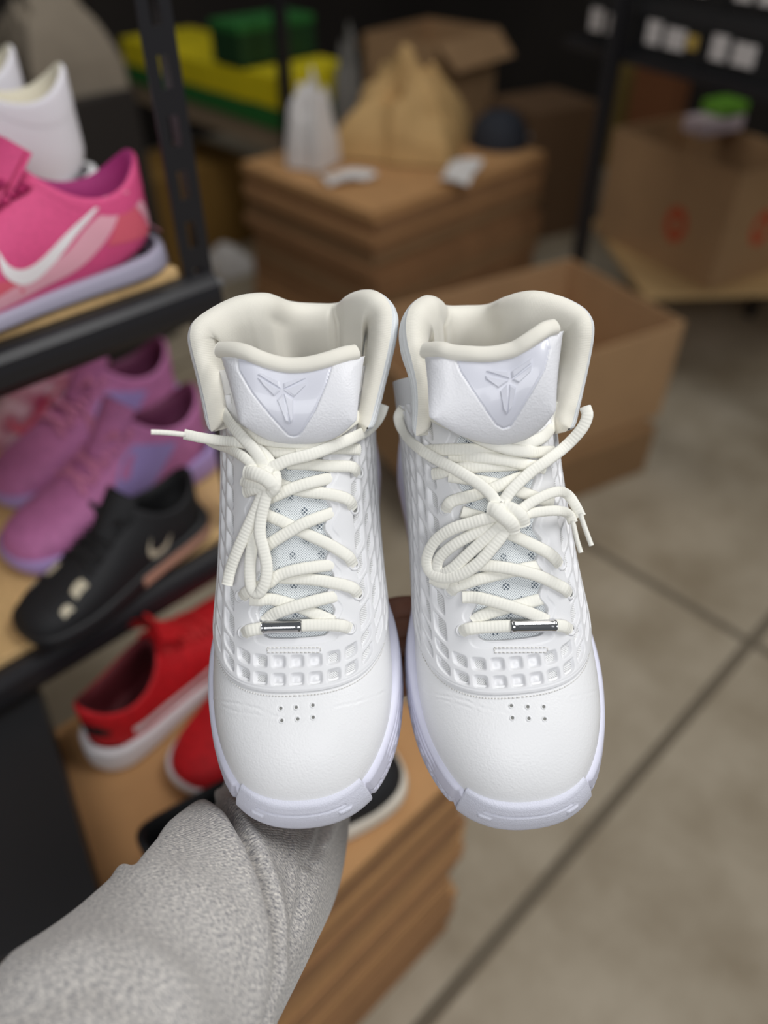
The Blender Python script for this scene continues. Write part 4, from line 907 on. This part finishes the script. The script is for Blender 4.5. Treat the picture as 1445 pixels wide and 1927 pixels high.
# right rack: wooden shelf, post, printed carton
rr = empty('storage_rack', (2.2, 1.0, 0)); tag(rr, 'black post rack with a plain wooden shelf at the right', 'rack')
def rb(name, L, m, bevel=0.0): return boxes(name, [(a-2.2, b-2.2, c-1.0, d-1.0, e, f) for a, b, c, d, e, f in L], m, rr, bevel=bevel)
sh_ = boxes('board', [(-0.1, 1.3, -0.02, 0.62, 0.272, 0.292)], M_BOARD, rr, bevel=0.002); q = at(1268, 548, z=0.292); sh_.location = (q[0]-2.2, q[1]-1.0, 0); sh_.rotation_euler = (0, 0, math.radians(-40))
rp = at(1100, 450, d=2.45); pq = at(1180, 0, d=2.0)
for dx_, dy_ in ((0, 0), (0.9, -0.24), (1.0, 0.16)):
    x, y = 1.99+dx_, 1.205+dy_
    rb('post', [(x, x+0.032, y, y+0.004, 0, 2.3), (x, x+0.004, y, y+0.032, 0, 2.3)], M_RACK)
rb('beam', [(1.99, 2.02, 1.20, 1.23, 0.25, 0.272), (2.02, 2.9, 0.97, 1.0, 1.86, 1.90)], M_RACK)
bq = at(1332, 546, z=0.295)
pc = open_carton((bq[0]+0.34*math.cos(RZ), bq[1]+0.34*math.sin(RZ), 0.294), RZ, 0.34, 0.54, 0.36, 'brown open carton with an orange print on the wooden shelf', flaps=False, m=M_CART)
# the print on its left side and right side (faded ring mark)
def ring_print(par, c, n_axis, r, m):
    V = []; t = np.linspace(0, 2*np.pi, 24, endpoint=False)
    for rad in (r*0.45, r):
        for a in t:
            V.append((c[0], c[1]+rad*math.cos(a), c[2]+rad*1.25*math.sin(a)) if n_axis == 'x' else (c[0]+rad*math.cos(a), c[1], c[2]+rad*1.25*math.sin(a)))
    mesh('print', V, gridf(2, 24, cv=True), m, par)
ring_print(pc, (-0.341, 0.19, 0.15), 'x', 0.045, M_RED); ring_print(pc, (-0.17, -0.001, 0.17), 'y', 0.045, M_RED)
# centre: stack of flattened cartons with paper, bag and cap on top
ZC = 0.60; k0 = at(700, 400, z=ZC)
def flats2(n, x0, y0, sx, sy_, ztop, label, top, group, ms):
    h = ztop/n; rg = random.Random(5)
    for i in range(n):
        V, Fc = boxv(0, sx, 0, sy_, 0, h-0.003); o = mesh('flattened_carton', V, Fc, ms[rg.randrange(len(ms))] if i < n-1 else M_CARD, None, smooth=False)
        o.location = (x0+rg.uniform(-.012, .012)*(i < n-1), y0+rg.uniform(-.012, .012)*(i < n-1), i*h+0.0002); tag(o, top if i == n-1 else label, 'carton', group)
flats2(18, k0[0], k0[1], 0.80, 0.62, ZC, 'flattened brown carton in the middle stack under the kraft paper', 'topmost flattened carton of the middle stack, with white sheets lying on it', 'flattened cartons in the middle stack', (M_CARD2, M_CARD3, M_CARTD))
def crumple(nm, label, cat, c, sx, sy_, h, m, seed, group=None, amp=0.35, rz=0.0, peak=1.0):
    rg = np.random.RandomState(seed); n = 34; u, v = np.meshgrid(np.linspace(-1, 1, n), np.linspace(-1, 1, n), indexing='ij')
    d = np.clip(1-np.maximum(np.abs(u), np.abs(v))**2.2, 0, 1)**0.55
    pts = rg.uniform(-1, 1, (26, 2)); val = rg.uniform(-1, 1, 26)
    dd = ((u[..., None]-pts[:, 0])**2+(v[..., None]-pts[:, 1])**2); wq = 1/(dd+0.002)**2; fac = (wq*val).sum(-1)/wq.sum(-1)
    z = h*d*(1+amp*fac)*(1-(1-1/peak)*np.clip(np.abs(u+0.15)+np.abs(v), 0, 1)); z[[0, -1]] = 0; z[:, [0, -1]] = 0
    z = np.maximum(z, 0)
    V = np.stack([u*sx*(1+0.10*fac), v*sy_*(1-0.12*fac), z], -1).reshape(-1, 3)
    o = mesh(nm, V, gridf(n, n), m, None, smooth=False); o.location = c; o.rotation_euler = (0, 0, rz); tag(o, label, cat, group); return o
M_KRAFT = mat('kraft_paper', srgb(206, 168, 112), 0.75, var=0.12, var_scale=20)
M_WPLAS = mat('white_plastic', srgb(226, 222, 220), 0.45); M_PAPER = mat('white_sheet', srgb(232, 228, 226), 0.6)
def onz(u, v, z): q = at(u, v, z=z); return (q[0], q[1], q[2])
crumple('kraft_paper', 'big crumpled heap of tan kraft paper on the middle carton stack', 'paper', onz(760, 275, ZC+0.004), 0.185, 0.19, 0.25, M_KRAFT, 3, rz=0.5, peak=1.15, amp=0.55)
def sheet(nm, label, c, sx, sy_, rz, m, cat='paper', group=None):
    u, v = np.meshgrid(np.linspace(-1, 1, 9), np.linspace(-1, 1, 9), indexing='ij'); z = 0.006+0.012*np.abs(np.sin(2*u+v))
    V = np.stack([u*sx, v*sy_, z], -1).reshape(-1, 3); o = mesh(nm, np.vstack([V, V-[0, 0, 0.003]]), np.vstack([gridf(9, 9), gridf(9, 9)+81]), m); o.location = c; o.rotation_euler = (0, 0, rz); tag(o, label, cat, group)
sheet('paper_sheet', 'white paper sheet at the front right of the kraft heap', onz(868, 328, ZC+0.001), 0.11, 0.045, 0.5, M_PAPER)
sheet('paper_sheet', 'white paper sheet between the plastic bag and the kraft heap', onz(655, 338, ZC+0.001), 0.08, 0.04, -0.3, M_PAPER)
crumple('plastic_bag', 'white plastic bag slumped at the left corner of the middle stack', 'bag', onz(590, 308, ZC+0.003), 0.07, 0.06, 0.23, M_WPLAS, 12, amp=0.3, rz=0.3)
# dark cap on the stack
cp = empty('cap', onz(938, 270, ZC), 0.6); tag(cp, 'dark navy cap with a grey brim on the middle carton stack', 'cap')
u, v = np.meshgrid(np.linspace(0, 2*np.pi, 32, endpoint=False), np.linspace(0, np.pi/2, 10), indexing='ij')
mesh('crown', np.stack([0.10*np.cos(u)*np.cos(v)**0.8, 0.10*np.sin(u)*np.cos(v)**0.8, 0.105*np.sin(v)+0.002], -1), gridf(32, 10, cu=True), mat('navy_twill', srgb(34, 38, 48), 0.8), cp)
a, b = np.meshgrid(np.linspace(-1.0, 1.0, 20), np.linspace(0, 1, 6), indexing='ij')
bz = np.stack([(0.095+0.075*b*np.cos(a))*np.cos(a), (0.095+0.03*b)*np.sin(a)*1.05, 0.012-0.02*b*0-0.012*a*a+0.018*b*0], -1); bz[..., 2] = np.maximum(bz[..., 2], 0.002)
mesh('brim', np.vstack([bz.reshape(-1, 3), bz.reshape(-1, 3)+[0, 0, 0.004]]), np.vstack([gridf(20, 6), gridf(20, 6)+120]), mat('grey_brim', srgb(140, 140, 142), 0.7), cp)
# upright open carton behind the cap: flaps spread
oc = onz(990, 235, ZC); 
k = open_carton((3.17, 2.54, 0), 0.1, 0.46, 0.40, 0.74, 'tall brown open carton behind the navy cap, flaps spread', flaps=True)
# grey clothes pile and white carton behind the kraft heap
M_GREY = mat('grey_cloth', srgb(120, 118, 114), 0.9, var=0.3, var_scale=12)
crumple('cloth_heap', 'grey clothes heaped behind the kraft paper', 'clothes', onz(657, 238, ZC+0.004), 0.05, 0.05, 0.26, M_GREY, 21, amp=0.4, rz=0.8)
# ---- rear rack with yellow and green cartons
XB = 1.78
br = empty('back_rack', (XB, 2.2, 0)); tag(br, 'rear rack with a pale beam under yellow and green boxes', 'rack')
M_BEAMP = mat('pale_beam', srgb(150, 130, 106), 0.6)
b0 = at(350, 190, x=XB); b1 = at(500, 282, x=XB); ZR = float((b0[2]+b1[2])/2)
def bb(name, L, m): return boxes(name, [(a-XB, b_-XB, c-2.2, d-2.2, e, f) for a, b_, c, d, e, f in L], m, br)
bb('beam', [(XB, XB+0.03, 2.30, 3.9, ZR-0.03, ZR+0.045)], M_BEAMP); bb('deck', [(XB+0.03, XB+0.62, 2.30, 3.9, ZR+0.02, ZR+0.045)], M_BEAMP)
ps = at(545, 200, x=XB); 
for y in (float(ps[1]), 3.86): bb('post', [(XB-0.03, XB+0.004, y-0.018, y+0.018, 0, 2.4)], M_RACK)
M_YEL = mat('box_yellow', srgb(226, 206, 20), 0.6); M_GRN = mat('box_green', srgb(40, 110, 48), 0.6); M_OCH = mat('box_ochre', srgb(132, 98, 42), 0.7)
def two_tone(y0, y1, z0, h, label, split=0.36, m1=None, m2=None):
    r = empty('carton', (XB-0.008, y0, z0)); tag(r, label, 'box', 'yellow and green boxes on the rear rack')
    boxes('body', [(0, 0.34, 0, y1-y0, 0, h*split)], m2 or M_GRN, r); boxes('lid', [(-0.002, 0.342, -0.001, y1-y0+0.001, h*split, h)], m1 or M_YEL, r, bevel=0.002)
def yat(u, v): return float(at(u, v, x=XB)[1])
zt0 = ZR+0.046; ed = [yat(540, 230), yat(472, 200), yat(405, 150), yat(338, 110), yat(232, 90)]
hs_ = [0.17, 0.16, 0.155, 0.16]
nmz = ['yellow and green box at the near end of the rear rack', 'yellow box with green base, second from the near end', 'yellow box with green base, third from the near end', 'yellow box seen left of the black post']
for i in range(4): two_tone(ed[i]+0.004, ed[i+1]-0.006, zt0, hs_[i], nmz[i], 0.42)
two_tone(ed[1]+0.02, ed[2]-0.02, zt0+0.170, 0.13, 'deep green box on top of the second yellow box', 0.8, M_GRN, mat('deep_green', srgb(20, 60, 28), 0.6))
# ochre cartons under the rear rack
o1 = at(300, 470, z=0.12); carton((float(o1[0])+0.12, float(o1[1])-0.05, 0), 0.0, 0.34, 0.34, 0.40, M_OCH, 'ochre carton on the floor left of the black post', tape=False)
o2 = at(430, 470, z=0.10); carton((float(o2[0])+0.30, float(o2[1])+0.22, 0), 0.0, 0.40, 0.34, 0.36, M_OCH, 'ochre carton on the floor right of the black post', tape=False)
wp = at(432, 505, z=0.0); crumple('plastic_bag', 'small white plastic bag on the floor near the ochre cartons', 'bag', (wp[0], wp[1], 0.002), 0.09, 0.10, 0.08, M_WPLAS, 31, amp=0.5)
# taupe cartons and bag at the upper left
M_TAU = mat('taupe_card', srgb(112, 98, 84), 0.8, var=0.1, var_scale=6); M_TAU2 = mat('taupe_cloth', srgb(150, 138, 122), 0.85, var=0.1, var_scale=10)
t0 = at(95, 130, d=2.0); carton((float(t0[0])-0.16, float(t0[1]), 0), 0.0, 0.36, 0.5, float(t0[2])+0.28, M_TAU, 'taupe carton standing behind the white sneakers at the upper left', tape=False)
t1 = at(30, 130, d=1.9); 
t2 = at(165, 165, d=2.3); carton((float(t2[0])+0.12, float(t2[1])-0.06, 0), 0.25, 0.34, 0.4, float(t2[2])-0.01, mat('charcoal_card', srgb(48, 43, 40), 0.8), 'charcoal carton carrying the pale cloth bag', tape=False)
crumple('cloth_bag', 'pale taupe cloth bag above the white sneakers', 'bag', (float(t2[0])-0.04, float(t2[1])+0.10, float(t2[2])-0.008), 0.15, 0.16, 0.24, M_TAU2, 41, amp=0.25)
# ---- black shoeboxes with white end labels at the upper right
M_LAB = mat('label_white', srgb(206, 200, 198), 0.6); M_GOLD = mat('gold_sticker', srgb(190, 160, 80), 0.5)
ZB = 0.975; e0 = at(1192, 100, z=ZB); e1 = at(1452, 168, z=ZB); dv = e1-e0; LB = float(np.linalg.norm(dv[:2])); ua = dv[:2]/LB; AB = math.atan2(ua[1], ua[0])
def black_box(x, z, label, gold):
    """stands with its end panel (local -y) facing the aisle"""
    r = empty('shoebox', (float(e0[0]+ua[0]*x), float(e0[1]+ua[1]*x), z), AB); tag(r, label, 'box', 'black shoeboxes on the upper right shelf'); w, dp, h = 0.200, 0.33, 0.118
    boxes('body', [(0, w, 0, dp, 0, h-0.003)], M_BLK2, r); boxes('lid', [(-0.002, w+0.002, -0.002, dp+0.002, h-0.034, h)], M_BLK, r, bevel=0.001)
    boxes('label', [(0.014, 0.058, -0.004, -0.0005, 0.028, 0.078)], M_LAB, r); boxes('label', [(0.078, 0.138, -0.004, -0.0005, 0.028, 0.072)], M_LAB, r)
    if gold: boxes('sticker', [(0.146, 0.176, -0.004, -0.0005, 0.036, 0.066)], M_GOLD, r, bevel=0.001)
bd = boxes('board', [(-0.25, LB+0.35, -0.02, 0.36, -0.022, -0.001)], M_RACK, rr); bd.location = (float(e0[0])-2.2, float(e0[1])-1.0, ZB); bd.rotation_euler = (0, 0, AB)
nb = 0
for tier in range(2):
    for i in range(-1, 2):
        place = ('far end of the upper right shelf', 'middle of the upper right shelf', 'near end of the upper right shelf')[i+1]
        black_box(0.02+i*0.206+tier*0.03, ZB+tier*0.1185, 'black shoebox with white end labels, %s tier, %s' % (('lower', 'upper')[tier], place), (i+tier) % 2 == 0)
# slim cartons and a bright packet behind the printed carton
def slim(u, v, d, w, h, m, label):
    q = at(u, v, d=d); r = empty('slim_carton', (float(q[0]), float(q[1]), 0.2935), RZ+0.1); tag(r, label, 'box'); hh = float(q[2])-0.2935
    boxes('body', [(-w/2, w/2, 0, 0.20, 0, hh-0.02)], m, r, bevel=0.002); boxes('lid', [(-w/2-0.002, w/2+0.002, -0.002, 0.202, hh-0.05, hh)], m, r, bevel=0.002)
slim(1230, 120, 3.05, 0.07, 0.5, mat('olive_card', srgb(128, 108, 56), 0.7), 'slim olive carton standing behind the printed carton')
slim(1295, 125, 2.85, 0.09, 0.5, mat('orange_card', srgb(128, 80, 48), 0.7), 'slim orange-brown carton standing behind the printed carton')
q = at(1375, 200, d=2.45); pk = empty('packet', (float(q[0]), float(q[1]), 0.66), RZ); tag(pk, 'green and white packet lying across the printed carton', 'packet')
boxes('body', [(-0.09, 0.09, 0, 0.10, 0, 0.05)], mat('packet_white', srgb(220, 200, 206), 0.5), pk, bevel=0.008); boxes('cap', [(-0.02, 0.09, 0.0, 0.10, 0.0505, 0.09)], mat('packet_green', srgb(110, 170, 50), 0.5), pk, bevel=0.008)
gq = at(1092, 432, z=0.0); carton((float(gq[0]), float(gq[1]), 0), RZ, 0.36, 0.32, 0.54, mat('carton_umber', srgb(112, 84, 58), 0.8), 'dark brown carton on the floor between the middle stack and the right rack', tape=False)
